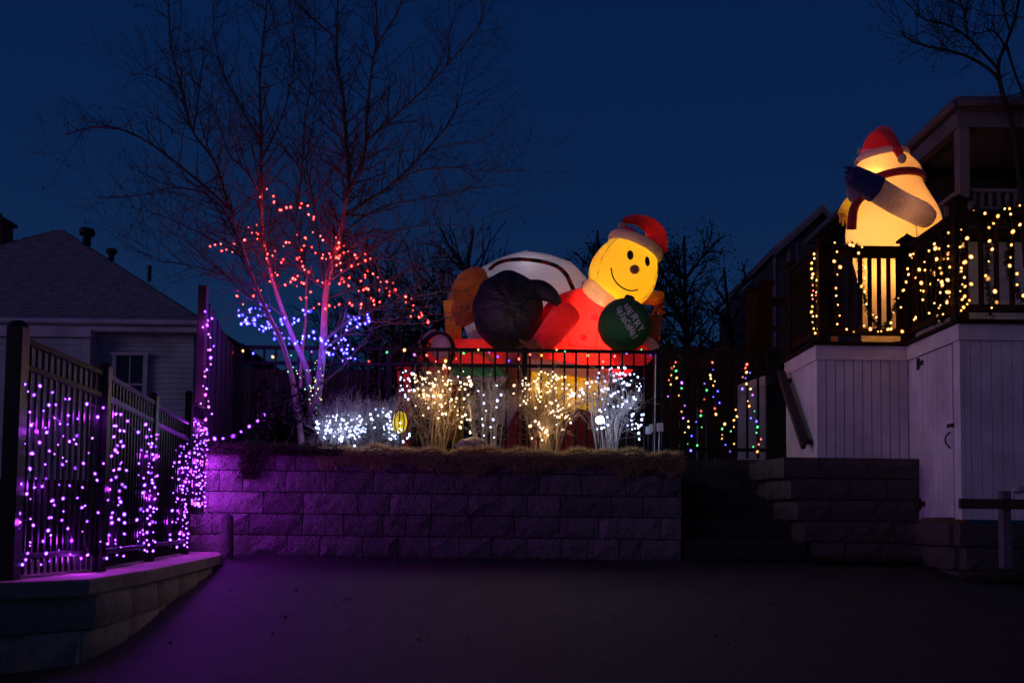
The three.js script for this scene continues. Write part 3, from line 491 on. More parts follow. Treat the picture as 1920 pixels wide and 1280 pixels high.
// ---------------------------------------------------------------- birch clump
function grow(acc, p, dir, len, r, level, rnd, o) {
  const n = level > 1 ? 5 : 4, pts = [p.clone()], d = dir.clone(), q = p.clone();
  for (let k = 0; k < n; k++) { d.addScaledVector(rvec(rnd), o.wob).addScaledVector(V(0, 1, 0), o.up * (k < n * 0.6 ? 1 : -o.droop)).normalize(); q.addScaledVector(d, len / n); pts.push(q.clone()); }
  acc.tube(pts, (t) => Math.max(o.rmin, r * (1 - 0.75 * t)), level > 1 ? 4 : 3);
  if (o.tips) o.tips.push(pts[pts.length - 1]);
  if (level <= 0) return;
  const kids = Math.max(2, Math.round(len / o.gap[level] * (0.7 + 0.6 * rnd())));
  for (let k = 0; k < kids; k++) { const t = 0.15 + 0.85 * (k + rnd() * 0.8) / kids, i = Math.min(n - 1, Math.floor(t * n)), c = pts[i].clone().lerp(pts[i + 1], t * n - i), dd = pts[i + 1].clone().sub(pts[i]).normalize().multiplyScalar(0.75).addScaledVector(rvec(rnd), o.spread).normalize();
    grow(acc, c, dd, len * (0.35 + 0.35 * rnd()) * (1.1 - 0.5 * t), r * 0.5, level - 1, rnd, o); }
}
const birchBranches = [];
{
  const tree = thing('birch_tree', 'bare multi-stemmed birch wound with red and blue lights, its twigs filling the sky', 'tree', P(592, 826, 9.95));
  const rnd = rng(2024), tw = new Acc();
  // [photo polyline, depth at the foot, depth at the tip, foot radius, tip radius, twig density, pale bark?]
  const L = [
    [[[580, 832], [588, 790], [598, 720], [606, 640], [608, 590], [613, 530], [633, 460], [646, 390], [654, 340], [648, 262], [644, 187], [632, 122], [634, -40]], 9.9, 10.3, 0.088, 0.014, 1],
    [[[600, 830], [582, 760], [577, 700], [554, 645], [534, 595], [513, 533], [501, 487], [490, 413], [490, 330], [489, 262], [487, 145], [494, 61], [505, -40]], 10.05, 10.0, 0.062, 0.011, 1],
    [[[566, 832], [556, 760], [546, 703], [526, 636], [505, 595], [484, 549], [459, 483], [443, 429], [430, 392], [400, 300], [362, 248], [344, 178], [320, 84], [314, -40]], 9.8, 9.4, 0.055, 0.01, 1],
    [[[572, 832], [566, 760], [563, 703], [567, 653], [573, 595], [573, 508], [563, 475], [556, 400], [566, 320], [572, 220], [590, 120], [588, -20]], 10.15, 10.9, 0.04, 0.007, 1],
  ];
  const B = [
    [[[437, 398], [391, 356], [334, 309], [278, 267], [231, 244], [184, 237], [140, 246], [122, 254]], 9.5, 8.9, 0.03, 0.006, 1],
    [[[452, 460], [400, 372], [330, 352], [260, 366], [180, 370]], 9.6, 9.3, 0.02, 0.005, 0.9],
    [[[632, 75], [610, 55], [570, 20], [536, -20]], 10.3, 10.6, 0.02, 0.008, 1],
    [[[654, 360], [664, 335], [681, 300], [688, 206], [697, 130], [705, 75], [704, -30]], 10.2, 10.0, 0.042, 0.012, 1],
    [[[688, 262], [715, 240], [742, 216], [803, 159], [855, 103], [897, 47], [915, -5]], 10.1, 9.7, 0.028, 0.006, 1],
    [[[703, 95], [722, 60], [742, 28], [758, -20]], 10.0, 9.8, 0.02, 0.008, 1],
    [[[640, 408], [690, 375], [733, 347], [794, 286], [845, 225], [866, 170], [876, 120]], 10.25, 10.9, 0.034, 0.006, 1],
    [[[730, 348], [780, 322], [850, 314], [925, 322], [985, 318]], 10.3, 10.2, 0.018, 0.004, 1],
    [[[642, 440], [700, 395], [790, 372], [880, 355], [950, 345]], 10.3, 10.9, 0.02, 0.004, 1],
    [[[608, 545], [602, 490], [592, 425], [583, 355], [574, 300], [590, 230]], 10.2, 10.7, 0.026, 0.007, 0.9],
    [[[588, 385], [610, 345], [632, 305], [700, 285], [770, 255]], 10.3, 9.6, 0.014, 0.004, 1],
    [[[490, 380], [470, 330], [430, 290], [410, 230], [380, 170], [330, 120]], 9.9, 9.7, 0.02, 0.005, 1],
    [[[489, 262], [450, 200], [420, 140], [400, 60], [402, -10]], 10.0, 9.8, 0.018, 0.005, 1],
    [[[489, 300], [520, 240], [545, 160], [552, 80], [540, -5]], 10.1, 10.4, 0.018, 0.005, 1],
    [[[505, 500], [440, 470], [360, 430], [290, 400], [225, 385]], 9.9, 10.6, 0.018, 0.004, 0.8],
    [[[606, 640], [650, 605], [690, 585], [760, 560], [815, 548], [880, 545]], 9.9, 9.5, 0.03, 0.006, 0.8],
    [[[606, 655], [640, 630], [680, 605], [715, 604], [790, 606], [860, 590]], 9.9, 10.2, 0.024, 0.005, 0.7],
    [[[613, 530], [660, 500], [720, 485], [790, 500], [850, 535]], 10.0, 9.6, 0.02, 0.005, 0.8],
    [[[534, 595], [500, 570], [465, 560], [445, 545], [420, 548]], 10.0, 9.6, 0.018, 0.004, 0.7],
    [[[546, 640], [510, 605], [475, 590], [448, 580]], 9.8, 9.5, 0.018, 0.004, 0.6],
    [[[459, 483], [430, 455], [400, 450], [380, 470]], 9.6, 9.4, 0.016, 0.004, 0.7],
    [[[600, 720], [640, 690], [670, 655], [690, 640]], 9.9, 9.6, 0.02, 0.004, 0.5],
    [[[563, 475], [530, 440], [520, 395], [545, 380], [585, 405]], 10.3, 10.1, 0.014, 0.004, 0.6],
    [[[646, 430], [690, 470], [730, 540], [775, 575], [800, 600]], 10.1, 9.8, 0.018, 0.004, 0.8],
    [[[344, 178], [300, 150], [262, 138], [240, 145]], 9.5, 9.3, 0.012, 0.004, 1],
    [[[362, 248], [372, 180], [380, 110], [385, 30]], 9.5, 9.8, 0.014, 0.004, 1],
    [[[803, 159], [830, 100], [850, 40], [870, -10]], 9.9, 10.1, 0.012, 0.004, 1],
    [[[484, 549], [430, 520], [370, 500], [310, 490], [255, 470]], 9.7, 10.4, 0.016, 0.004, 1.1],
    [[[505, 590], [450, 540], [400, 500], [340, 445], [290, 430]], 9.6, 8.9, 0.016, 0.004, 1.1],
    [[[620, 500], [680, 450], [750, 430], [830, 420], [910, 430]], 10.1, 9.5, 0.016, 0.004, 1.1],
    [[[612, 560], [670, 540], [740, 520], [820, 480], [890, 470]], 10.1, 10.9, 0.016, 0.004, 1.1],
    [[[583, 355], [550, 300], [520, 270], [450, 260], [400, 230]], 10.3, 10.9, 0.014, 0.004, 1],
    [[[646, 230], [600, 190], [560, 150], [520, 60], [500, -10]], 10.3, 10.8, 0.014, 0.004, 1],
    [[[794, 286], [850, 270], [900, 262], [930, 250]], 10.6, 10.4, 0.012, 0.004, 1],
  ];
  const run = (list, name, m, sides) => list.forEach(([pl, d0, d1, r0, r1, den], li) => {
    const n = pl.length - 1, pts = smooth(pl.map(([x, y], k) => P(x, y, lerp(d0, d1, k / n))), n * 5), cut = name === 'trunk' ? Math.round(pts.length * 0.62) : 0, rad = (i) => 0.62 * lerp(r0, r1, Math.pow(i / (pts.length - 1), 0.8));
    if (cut) part('trunk', new Acc().tube(pts.slice(0, cut + 1), (t) => rad(t * cut), sides, true).build(), m, tree);
    const up = pts.slice(cut); part('limb', new Acc().tube(up, (t) => rad(cut + t * (up.length - 1)), sides, true).build(), mat.limbBark, tree); birchBranches.push(pts);
    const len = pts.reduce((s, p, i) => (i ? s + p.distanceTo(pts[i - 1]) : 0), 0), kids = Math.round(len / 0.07 * den);
    for (let k = 0; k < kids; k++) { const lo = name === 'trunk' ? 0.4 : 0.1, t = lo + (1 - lo) * (k + rnd()) / kids, i = Math.min(pts.length - 2, Math.floor(t * (pts.length - 1))), d = pts[i + 1].clone().sub(pts[i]).normalize().multiplyScalar(0.62).addScaledVector(rvec(rnd), 0.85).add(V(0, 0.25, 0)).normalize();
      grow(tw, pts[i], d, 0.22 + 0.55 * rnd(), lerp(r0, r1, t) * 0.22 + 0.0018, 2, rnd, { wob: 0.16, up: 0.08, droop: 1.2, spread: 0.62, rmin: 0.0013, gap: [1, 0.12, 0.17] }); }
  });
  run(L, 'trunk', mat.birch, 12); run(B, 'limb', mat.limbBark, 7);
  // catkins and a few hanging leaves stay on the twig tips
  const np = tw.p.length / 3; for (let k = 0; k < 1500; k++) { const i = Math.floor(rnd() * np); tw.leaf(V(tw.p[i * 3], tw.p[i * 3 + 1], tw.p[i * 3 + 2]), V(rnd() - 0.5, -1.2, rnd() - 0.5).normalize(), rvec(rnd), 0.028 + 0.03 * rnd(), 0.012); }
  part('twigs', tw.build(), mat.twig, tree, { kind: 'stuff' });
}
// ---------------------------------------------------------------- trees further off
function farTree(name, label, base, h, spread, seed, o = {}) {
  const t = thing(name, label, 'tree', base), rnd = rng(seed), tr = new Acc(), tw = new Acc(), tips = [];
  const trunk = smooth([base, base.clone().add(V((rnd() - 0.5) * 0.3, h * 0.4, 0)), base.clone().add(V((rnd() - 0.5) * 0.6, h * 0.95, 0))], 14);
  part('trunk', tr.tube(trunk, (s) => lerp(h * 0.022, h * 0.004, s), 9, true).build(), mat.farTwig, t);
  const n = o.n ?? 34;
  for (let k = 0; k < n; k++) { const s = lerp(o.low ?? 0.25, 1, (k + rnd()) / n), i = Math.min(12, Math.floor(s * 13)), a = rnd() * 6.283, out = spread * (o.shape ? o.shape(s) : Math.sin(Math.min(1, 1.15 - s) * 2.4 + 0.3)) * (0.65 + 0.5 * rnd());
    grow(tw, trunk[i], V(Math.cos(a), 0.55 + 0.5 * s, Math.sin(a)).normalize(), Math.max(0.35, out), h * 0.006, 3, rnd, { wob: 0.17, up: 0.06, droop: 0.6, spread: 0.7, rmin: o.rmin ?? 0.008, gap: [1, o.g ?? 0.19, 0.24, 0.28], tips }); }
  if (o.leaves) for (const p of tips) for (let k = 0; k < o.leaves; k++) tw.leaf(p.clone().addScaledVector(rvec(rnd), 0.16), rvec(rnd), rvec(rnd), 0.07 + 0.05 * rnd(), 0.04);
  part('crown', tw.build(), o.leaves ? mat.farLeaf : mat.farTwig, t); return t;
}
const gz = (px, d) => V(P(px, 700, d).x, bedY - 0.1, -d);
farTree('tree', 'dense dark twiggy tree behind the hat of the red-suited inflatable', gz(1118, 22), P(1110, 398, 22).y - bedY, 1.5, 41, { n: 38, leaves: 2, low: 0.3 });
farTree('tree', 'bushy dark tree between the amber inflatable and the stair railing', gz(1285, 21), P(1270, 408, 21).y - bedY, 1.75, 42, { n: 44, leaves: 2, low: 0.25 });
farTree('tree', 'lower dark tree fading out toward the small gabled house', gz(1368, 22), P(1385, 470, 22).y - bedY, 1.3, 43, { n: 30, leaves: 1, low: 0.3 });
farTree('tree', 'faint bare tree behind the birch, low over the board fence', gz(700, 19), P(720, 410, 19).y - bedY, 1.9, 44, { n: 34, low: 0.25, rmin: 0.006 });
farTree('tree', 'bare twiggy tree rising beside the white dome inflatable', gz(860, 18), P(880, 395, 18).y - bedY, 1.8, 45, { n: 34, low: 0.25, rmin: 0.006 });
farTree('tree', 'dark round tree hugging the back of the white dome inflatable', gz(815, 17), P(820, 480, 17).y - bedY, 1.5, 46, { n: 34, leaves: 1, low: 0.2 });
{ // tree leaning in at the corner above the porch
  const t = thing('tree', 'bare crooked tree in front of the porch, branching out over the roof', 'tree', P(1914, 420, 10.6)), rnd = rng(91), tw = new Acc();
  const S = [
    [[[1925, 500], [1912, 330], [1897, 225], [1878, 165], [1873, 120], [1888, 80], [1904, 35], [1915, -20]], 0.034, 0.014],
    [[[1873, 150], [1862, 135], [1820, 108], [1782, 95], [1745, 88], [1712, 78], [1690, 62]], 0.02, 0.006],
    [[[1873, 130], [1850, 105], [1815, 70], [1780, 48], [1740, 38], [1715, 25]], 0.018, 0.006],
    [[[1815, 72], [1812, 40], [1806, 15], [1795, -10]], 0.012, 0.006],
    [[[1888, 90], [1876, 72], [1862, 58], [1845, 60], [1825, 64]], 0.012, 0.005],
    [[[1888, 85], [1905, 140], [1918, 172], [1935, 200]], 0.016, 0.01],
    [[[1895, 60], [1886, 30], [1880, 0], [1878, -20]], 0.012, 0.008],
  ];
  S.forEach(([pl, r0, r1], k) => { const n = pl.length - 1, pts = smooth(pl.map(([x, y], i) => P(x, y, 10.6 - (k ? i * 0.05 : 0))), n * 5); part(k ? 'limb' : 'trunk', new Acc().tube(pts, (s) => lerp(r0, r1, s), 8, true).build(), mat.farTwig, t);
    const kids = k ? 16 : 8; for (let j = 0; j < kids; j++) { const s = 0.3 + 0.7 * (j + rnd()) / kids, i = Math.min(pts.length - 2, Math.floor(s * (pts.length - 1))), d = pts[i + 1].clone().sub(pts[i]).normalize().multiplyScalar(0.6).addScaledVector(rvec(rnd), 0.8).add(V(0, 0.2, 0)).normalize(); grow(tw, pts[i], d, 0.22 + 0.4 * rnd(), 0.006, 2, rnd, { wob: 0.2, up: 0.06, droop: 0.5, spread: 0.7, rmin: 0.0026, gap: [1, 0.11, 0.14] }); } });
  part('twigs', tw.build(), mat.farTwig, t, { kind: 'stuff' });
}
// ---------------------------------------------------------------- fringe of dead grass and creeper over the wall
function fringe(name, label, count, m, seed, place, len, wid) {
  const g = new THREE.BufferGeometry(); g.setAttribute('position', new THREE.Float32BufferAttribute([-0.5, 0, 0, 0.5, 0, 0, -0.35, 0.5, 0.12, 0.35, 0.5, 0.12, 0, 1, 0.4], 3)); g.setIndex([0, 1, 2, 1, 3, 2, 2, 3, 4]); g.computeVertexNormals(); g.setAttribute('uv', new THREE.Float32BufferAttribute([0, 0, 1, 0, 0, .5, 1, .5, .5, 1], 2));
  const im = new THREE.InstancedMesh(g, m, count), r = rng(seed), mm = new THREE.Matrix4(), c = new THREE.Color();
  for (let k = 0; k < count; k++) { const { p, up } = place(r), y = up.normalize(), x = rvec(r).cross(y).normalize(), z = x.clone().cross(y), l = len * (0.5 + r()); mm.makeBasis(x.multiplyScalar(wid * (0.6 + 0.8 * r())), y.multiplyScalar(l), z.multiplyScalar(l)).setPosition(p); im.setMatrixAt(k, mm); const v = 0.55 + 0.9 * r(); im.setColorAt(k, c.setRGB(v, v * (0.92 + 0.16 * r()), v * 0.9)); }
  im.name = name; im.userData = { kind: 'stuff', label, category: 'ground cover' }; im.castShadow = im.receiveShadow = true; scene.add(im);
}
{
  const bump = (x) => 0.5 + 0.5 * Math.sin(x * 5.3 + 1) * Math.sin(x * 2.1) + 0.3 * Math.sin(x * 13);
  fringe('grass', 'tan dead grass matted along the lip of the block wall under the lit shrubs', 26000, mat.deadGrass, 21, (r) => { const x = lerp(-1.9, xR - 0.02, r()), a = r(), hang = 0.1 + 0.16 * Math.max(0, bump(x)); 
    return a < 0.4 ? { p: V(x, topY - 0.03 - hang * r() ** 1.6 * 0.8, wallZ + 0.012 + 0.02 * r()), up: V((r() - 0.5) * 1.2, -0.6 + 0.9 * r(), 0.5 * r()) } : { p: V(x, bedY + 0.02 + 0.05 * bump(x * 1.7), wallZ - 0.7 * r() ** 1.7), up: V((r() - 0.5) * 1.7, 0.45, (r() - 0.3) * 1.3) }; }, 0.055, 0.007);
  fringe('creeper', 'dark creeper spilling over the purple-lit end of the block wall', 9000, mat.ivy, 22, (r) => { const cl = r() < 0.36, x = cl ? P(468 + 22 * (r() + r() - 1), 850, 9.2).x : lerp(xL + 0.05, -1.7, r()), drop = cl ? 0.3 * r() ** 1.2 : 0.06 * r(), top = r() < 0.5;
    return top ? { p: V(x, bedY + 0.03 + 0.06 * r(), wallZ - 0.4 * r()), up: V((r() - 0.5) * 2, 0.7, r() - 0.3) } : { p: V(x, topY - drop, wallZ + 0.015 + 0.03 * r()), up: V((r() - 0.5) * 1.6, -0.3 + 0.6 * r(), 0.6 * r()) }; }, 0.045, 0.012);
  fringe('leaf_litter', 'dark leaf litter and weeds between the steps and the low block wall', 7000, mat.ivy, 23, (r) => { const x = lerp(xR + 0.1, 6.4, r()), low = x > xC - 0.1 ? -8.25 : -9.25; return { p: V(x, driveY(low) + 0.02, low + 0.25 * r() - 0.05), up: V((r() - 0.5) * 2, 0.6, r() - 0.4) }; }, 0.06, 0.012);
  fringe('fallen_leaves', 'dry leaves and grit scattered over the dark driveway', 420, mat.ivy, 24, (r) => { const near = r() < 0.75, x = lerp(-2.2, 4, r()), z = near ? wallZ + 0.05 + 0.5 * r() ** 2 : lerp(-9, -4.9, r()); return { p: V(x, driveY(z) + 0.022, z), up: V(r() - 0.5, 0.15 + 0.2 * r(), r() - 0.5) }; }, 0.03, 0.016);
}

// ---------------------------------------------------------------- lit inflatables
function fab(name, c, tr = 0.5) { return M(name, c, 0.96, { phys: true, transmission: tr, thickness: 0, side: THREE.DoubleSide, bumpMap: rep(blotch, 1.5), bumpScale: 0.03 }); }
const fabric = {
  amber: fab('amber_nylon', [0.86, 0.67, 0.05]), red: fab('red_nylon', [0.72, 0.022, 0.02]), cream: fab('cream_nylon', [0.85, 0.76, 0.55]), white: fab('white_nylon', [0.78, 0.74, 0.76]), black: M('black_nylon', [0.016, 0.016, 0.018], 0.6, { bumpMap: rep(blotch, 2), bumpScale: 0.04 }),
  green: fab('dark_green_nylon', [0.02, 0.1, 0.03], 0.3), brown: fab('brown_nylon', [0.42, 0.15, 0.03]), leafGreen: fab('green_nylon', [0.05, 0.32, 0.09]), yellow: fab('yellow_nylon', [0.8, 0.6, 0.04]), blue: fab('blue_nylon', [0.012, 0.02, 0.17], 0.3), slate: fab('slate_nylon', [0.10, 0.12, 0.26], 0.3),
  button: fab('pale_button_nylon', [0.95, 0.75, 0.6], 0.9), seam: M('seam_thread', [0.12, 0.07, 0.03], 0.9), ink: M('black_print', [0.012, 0.01, 0.008], 0.8), darkRed: fab('dark_red_nylon', [0.3, 0.012, 0.015]), darkGreen: fab('forest_nylon', [0.015, 0.06, 0.03], 0.2), warmWhite: (() => { const m = fab('off_white_nylon', [0.82, 0.75, 0.68], 0.5); m.bumpScale = 0.008; return m; })(), limb: fab('grey_white_nylon', [0.6, 0.53, 0.52], 0.6),
};
function pucker(g, c, amp, n, tilt = 0) { // fabric pulled in along meridian seams, wrinkles running off them
  const p = g.attributes.position; for (let i = 0; i < p.count; i++) { const v = V(p.getX(i), p.getY(i), p.getZ(i)).sub(c), a = Math.atan2(v.x * Math.cos(tilt) + v.y * Math.sin(tilt), v.z) * n / 2, w = Math.pow(1 - Math.abs(Math.sin(a)), 3); v.multiplyScalar(1 - amp * w - amp * 0.35 * w * Math.sin(v.y * 60 + a * 3) + amp * 0.25 * Math.sin(v.y * 9 + v.x * 7 + n)); p.setXYZ(i, v.x + c.x, v.y + c.y, v.z + c.z); } g.computeVertexNormals(); return g; }
const ray = new THREE.Raycaster();
function hit(mesh, px, py) { scene.updateMatrixWorld(true); const s = mesh.material.side; ray.set(camera.position, P(px, py, 10).sub(camera.position).normalize()); const h = ray.intersectObject(mesh, false)[0]; return h ? { p: h.point, n: h.face.normal.clone().transformDirection(mesh.matrixWorld) } : null; }
function onto(mesh, list, lift) { return list.map(([x, y]) => hit(mesh, x, y)).filter(Boolean).map((h) => h.p.clone().addScaledVector(camera.position.clone().sub(h.p).normalize(), lift)); }
function glow(parent, at, color, I, rad = 3) { const l = new THREE.PointLight(new THREE.Color().setRGB(...color), I, 0, 2); l.position.copy(at).sub(origin.get(parent)); l.shadow.radius = rad; l.castShadow = true; l.name = 'lamp'; parent.add(l);
  const b = new THREE.Mesh(bulbGeo, bulbMat('inner_bulb', color.map((c) => c * 2.5))); b.name = 'inner_bulb'; b.scale.setScalar(0.02); b.position.copy(l.position); parent.add(b); return l; }
const bulbGeo = new THREE.IcosahedronGeometry(1, 1), bulbMats = new Map();
function bulbMat(name, e) { const k = e.map((x) => x.toFixed(3)).join(); if (!bulbMats.has(k)) { const s = Math.max(...e), m = new THREE.MeshStandardMaterial({ color: 0x222222, roughness: 0.4, emissive: new THREE.Color().setRGB(e[0] / s, e[1] / s, e[2] / s), emissiveIntensity: s }); m.name = 'lit_bulb'; bulbMats.set(k, m); } return bulbMats.get(k); }
const pxr = (n, d) => n * d / F;
{ // standing figure: red coat, amber head and legs, Santa hat, dark sack and green ball
  const d = 12, t = thing('inflatable_figure', 'giant inflatable figure in red coat and Santa hat with glowing amber head', 'inflatable', V(P(1080, 860, d).x, bedY, -d));
  const torso = ellipsoid(P(1106, 632, d), pxr(106, d), pxr(92, d), 0.5, [0, 0, -0.22], 110), sh = ellipsoid(P(1052, 612, d - 0.05), pxr(46, d), pxr(62, d), 0.32, [0, 0, -0.5], 36);
  pucker(torso, P(1106, 632, d), 0.03, 8, 0.2); const coat = part('coat', torso, fabric.red, t); part('coat_shoulder', sh, fabric.red, t);
  part('sleeve', tube(smooth([P(1062, 588, d - 0.42), P(1035, 622, d - 0.6), P(1012, 650, d - 0.62)], 14), (s) => lerp(0.19, 0.13, s), 20), fabric.red, t);
  part('sleeve', tube(smooth([P(1165, 650, d - 0.3), P(1192, 668, d - 0.5), P(1216, 655, d - 0.55)], 14), (s) => lerp(0.2, 0.12, s), 20), fabric.red, t);
  part('cuff', tube([P(1213, 651, d - 0.55), P(1222, 639, d - 0.55)], [0.13, 0.12], 20), fabric.cream, t);
  const hand = (pts, fingers, r) => { const a = new Acc(); a.tube(smooth(pts, 8), (s) => lerp(r, r * 0.8, Math.abs(s - 0.4)), 14, true); for (const f of fingers) a.tube(smooth(f, 6), (s) => lerp(r * 0.42, r * 0.12, s), 8, true); return a.build(); };
  part('mitten', hand([P(1010, 642, d - 0.66), P(997, 650, d - 0.66), P(986, 652, d - 0.66)], [[P(996, 646, d - 0.68), P(983, 642, d - 0.7), P(974, 636, d - 0.7)], [P(992, 650, d - 0.68), P(978, 652, d - 0.7), P(966, 654, d - 0.7)], [P(994, 655, d - 0.68), P(984, 660, d - 0.7), P(975, 662, d - 0.7)]], 0.085), fabric.brown, t);
  part('mitten', hand([P(1224, 636, d - 0.55), P(1229, 612, d - 0.55), P(1227, 592, d - 0.55)], [[P(1230, 600, d - 0.55), P(1240, 588, d - 0.56), P(1249, 585, d - 0.58)], [P(1230, 607, d - 0.55), P(1240, 600, d - 0.56), P(1247, 598, d - 0.58)], [P(1226, 594, d - 0.55), P(1230, 580, d - 0.56), P(1236, 570, d - 0.58)]], 0.075), fabric.brown, t);
  const hem = []; for (let k = 0; k <= 24; k++) { const a = k / 24 * Math.PI * 2; hem.push(P(1068, 696, d).add(V(Math.cos(a) * 0.56, 0.08 * Math.cos(a + 2.6), Math.sin(a) * 0.4))); }
  part('coat_hem', tube(hem, () => 0.085, 14, false), fabric.cream, t);
  part('leg', tube(smooth([P(1040, 690, d), P(1030, 745, d - 0.05), P(1018, 790, d - 0.1)], 12), (s) => lerp(0.36, 0.25, s), 24), fabric.amber, t);
  part('leg', tube(smooth([P(1100, 700, d), P(1098, 750, d - 0.05), P(1090, 790, d - 0.1)], 12), (s) => lerp(0.3, 0.22, s), 24), fabric.amber, t);
  for (const [x, w] of [[992, 0.32], [1080, 0.27]]) part('boot', tube(smooth([P(x + 18, 775, d - 0.1), P(x + 8, 815, d - 0.12), P(x, 855, d - 0.2), P(x - 4, 876, d - 0.25)], 14), (s) => w * (0.85 + 0.35 * Math.sin(s * 2.6)) * (s > 0.96 ? 0.5 : 1), 24), fabric.darkRed, t);
  { const g = new THREE.TorusGeometry(0.2, 0.105, 18, 40); g.applyMatrix4(new THREE.Matrix4().makeRotationFromQuaternion(new THREE.Quaternion().setFromUnitVectors(V(0, 0, 1), V(0.6, 0.72, 0.3).normalize()))); const c = P(1130, 557, d - 0.2); g.translate(c.x, c.y, c.z); part('collar', g, fabric.cream, t);
    for (const [x, y, z] of [[1113, 552, 0.34], [1128, 566, 0.4], [1143, 574, 0.3]]) glow(t, P(x, y, d - z), [1, 0.78, 0.35], 0.06, 1.5); }
  // head: a plain egg, broader at the chin, tipped toward the green ball
  const hc = P(1172, 506, d - 0.15), prof = [[0, -0.5], [0.16, -0.47], [0.3, -0.39], [0.4, -0.25], [0.435, -0.08], [0.41, 0.1], [0.345, 0.25], [0.29, 0.36], [0.2, 0.43], [0, 0.46]].map((q) => new THREE.Vector2(...q));
  const hg = new THREE.LatheGeometry(new THREE.SplineCurve(prof).getPoints(70).map((q) => new THREE.Vector2(Math.max(0, q.x), q.y)), 96), rot = new THREE.Matrix4().makeRotationFromEuler(new THREE.Euler(0, 0, -0.42)); pucker(hg, V(0, 0, 0), 0.014, 6); hg.applyMatrix4(rot); hg.translate(hc.x, hc.y, hc.z);
  const head = part('head', hg, fabric.amber, t), H2 = (x, y, z) => V(x, y, z).applyMatrix4(rot).add(hc);
  for (const a of [0.35, 2.4]) part('seam', tube(prof.slice(1, 9).map((q) => H2(Math.cos(a) * q.x * 1.005, q.y, Math.sin(a) * q.x * 1.005)), () => 0.004, 5), fabric.seam, head);
  for (const [x, y] of [[1182, 478], [1214, 490]]) { const h = hit(head, x, y); if (h) { const g = ellipsoid(V(0, 0, 0), 0.04, 0.062, 0.012, null, 16); g.applyMatrix4(new THREE.Matrix4().makeRotationFromQuaternion(new THREE.Quaternion().setFromUnitVectors(V(0, 0, 1), h.n.z < 0 ? h.n.negate() : h.n))); g.translate(h.p.x, h.p.y, h.p.z); part('eye', g, fabric.ink, head); } }
  const nh = hit(head, 1190, 505); if (nh) part('nose', ellipsoid(nh.p, 0.06, 0.055, 0.06, null, 20), fabric.brown, head);
  const sm = onto(head, [[1146, 502], [1149, 518], [1158, 532], [1170, 541], [1184, 545], [1196, 543]], 0.004); if (sm.length > 2) part('mouth', tube(smooth(sm, 20), () => 0.009, 6), fabric.ink, head);
  // hat
  const brim = []; for (let k = 0; k <= 30; k++) { const a = k / 30 * Math.PI * 2; brim.push(H2(Math.cos(a) * 0.305, 0.33, Math.sin(a) * 0.305)); }
  const hat = part('hat', tube(smooth([H2(0, 0.3, 0), H2(0.01, 0.36, 0), H2(0.03, 0.4, 0), H2(0.04, 0.43, 0)], 16), (s) => 0.31 * Math.sqrt(Math.max(0.004, 1 - s * s)), 28, true), fabric.red, t);
  part('hat_tail', tube(smooth([P(1226, 464, d - 0.12), P(1231, 443, d - 0.14), P(1221, 425, d - 0.18), P(1203, 415, d - 0.22), P(1185, 411, d - 0.25), P(1168, 416, d - 0.27)], 24), (s) => lerp(0.2, 0.04, Math.pow(s, 0.6)), 20), fabric.red, hat);
  part('hat_brim', tube(brim, () => 0.075, 14, false), fabric.cream, hat); part('pompom', ellipsoid(P(1166, 424, d - 0.28), 0.055, 0.055, 0.055, null, 18), fabric.cream, hat);
  for (const l of [[[1068, 566], [1062, 600], [1066, 640], [1074, 668]], [[1128, 580], [1122, 610], [1118, 645], [1116, 676]], [[1050, 640], [1090, 650], [1130, 652]]]) { const q = onto(coat, l, 0.003); if (q.length > 1) part('seam', tube(smooth(q, 14), () => 0.004, 5), fabric.darkRed, coat); }
  for (const [x, y] of [[1114, 595], [1094, 633]]) { const h = hit(coat, x, y); if (h) part('button', ellipsoid(h.p, 0.045, 0.04, 0.012, null, 16), fabric.button, coat); }
  const W = [1, 0.72, 0.22];
  glow(t, P(1214, 440, d - 0.12), [1, 0.7, 0.5], 0.05, 2); glow(t, P(1152, 548, d - 0.12), W, 0.9, 4); glow(t, P(1190, 490, d - 0.1), W, 0.55, 4); glow(t, P(1118, 626, d - 0.15), [1, 0.62, 0.4], 3.9, 6); glow(t, P(1036, 735, d), W, 0.4, 4); glow(t, P(1098, 740, d), W, 0.32, 4); glow(t, P(1040, 615, d - 0.5), [1, 0.6, 0.4], 0.12, 4); glow(t, P(1205, 662, d - 0.5), [1, 0.6, 0.4], 0.05, 3);
}
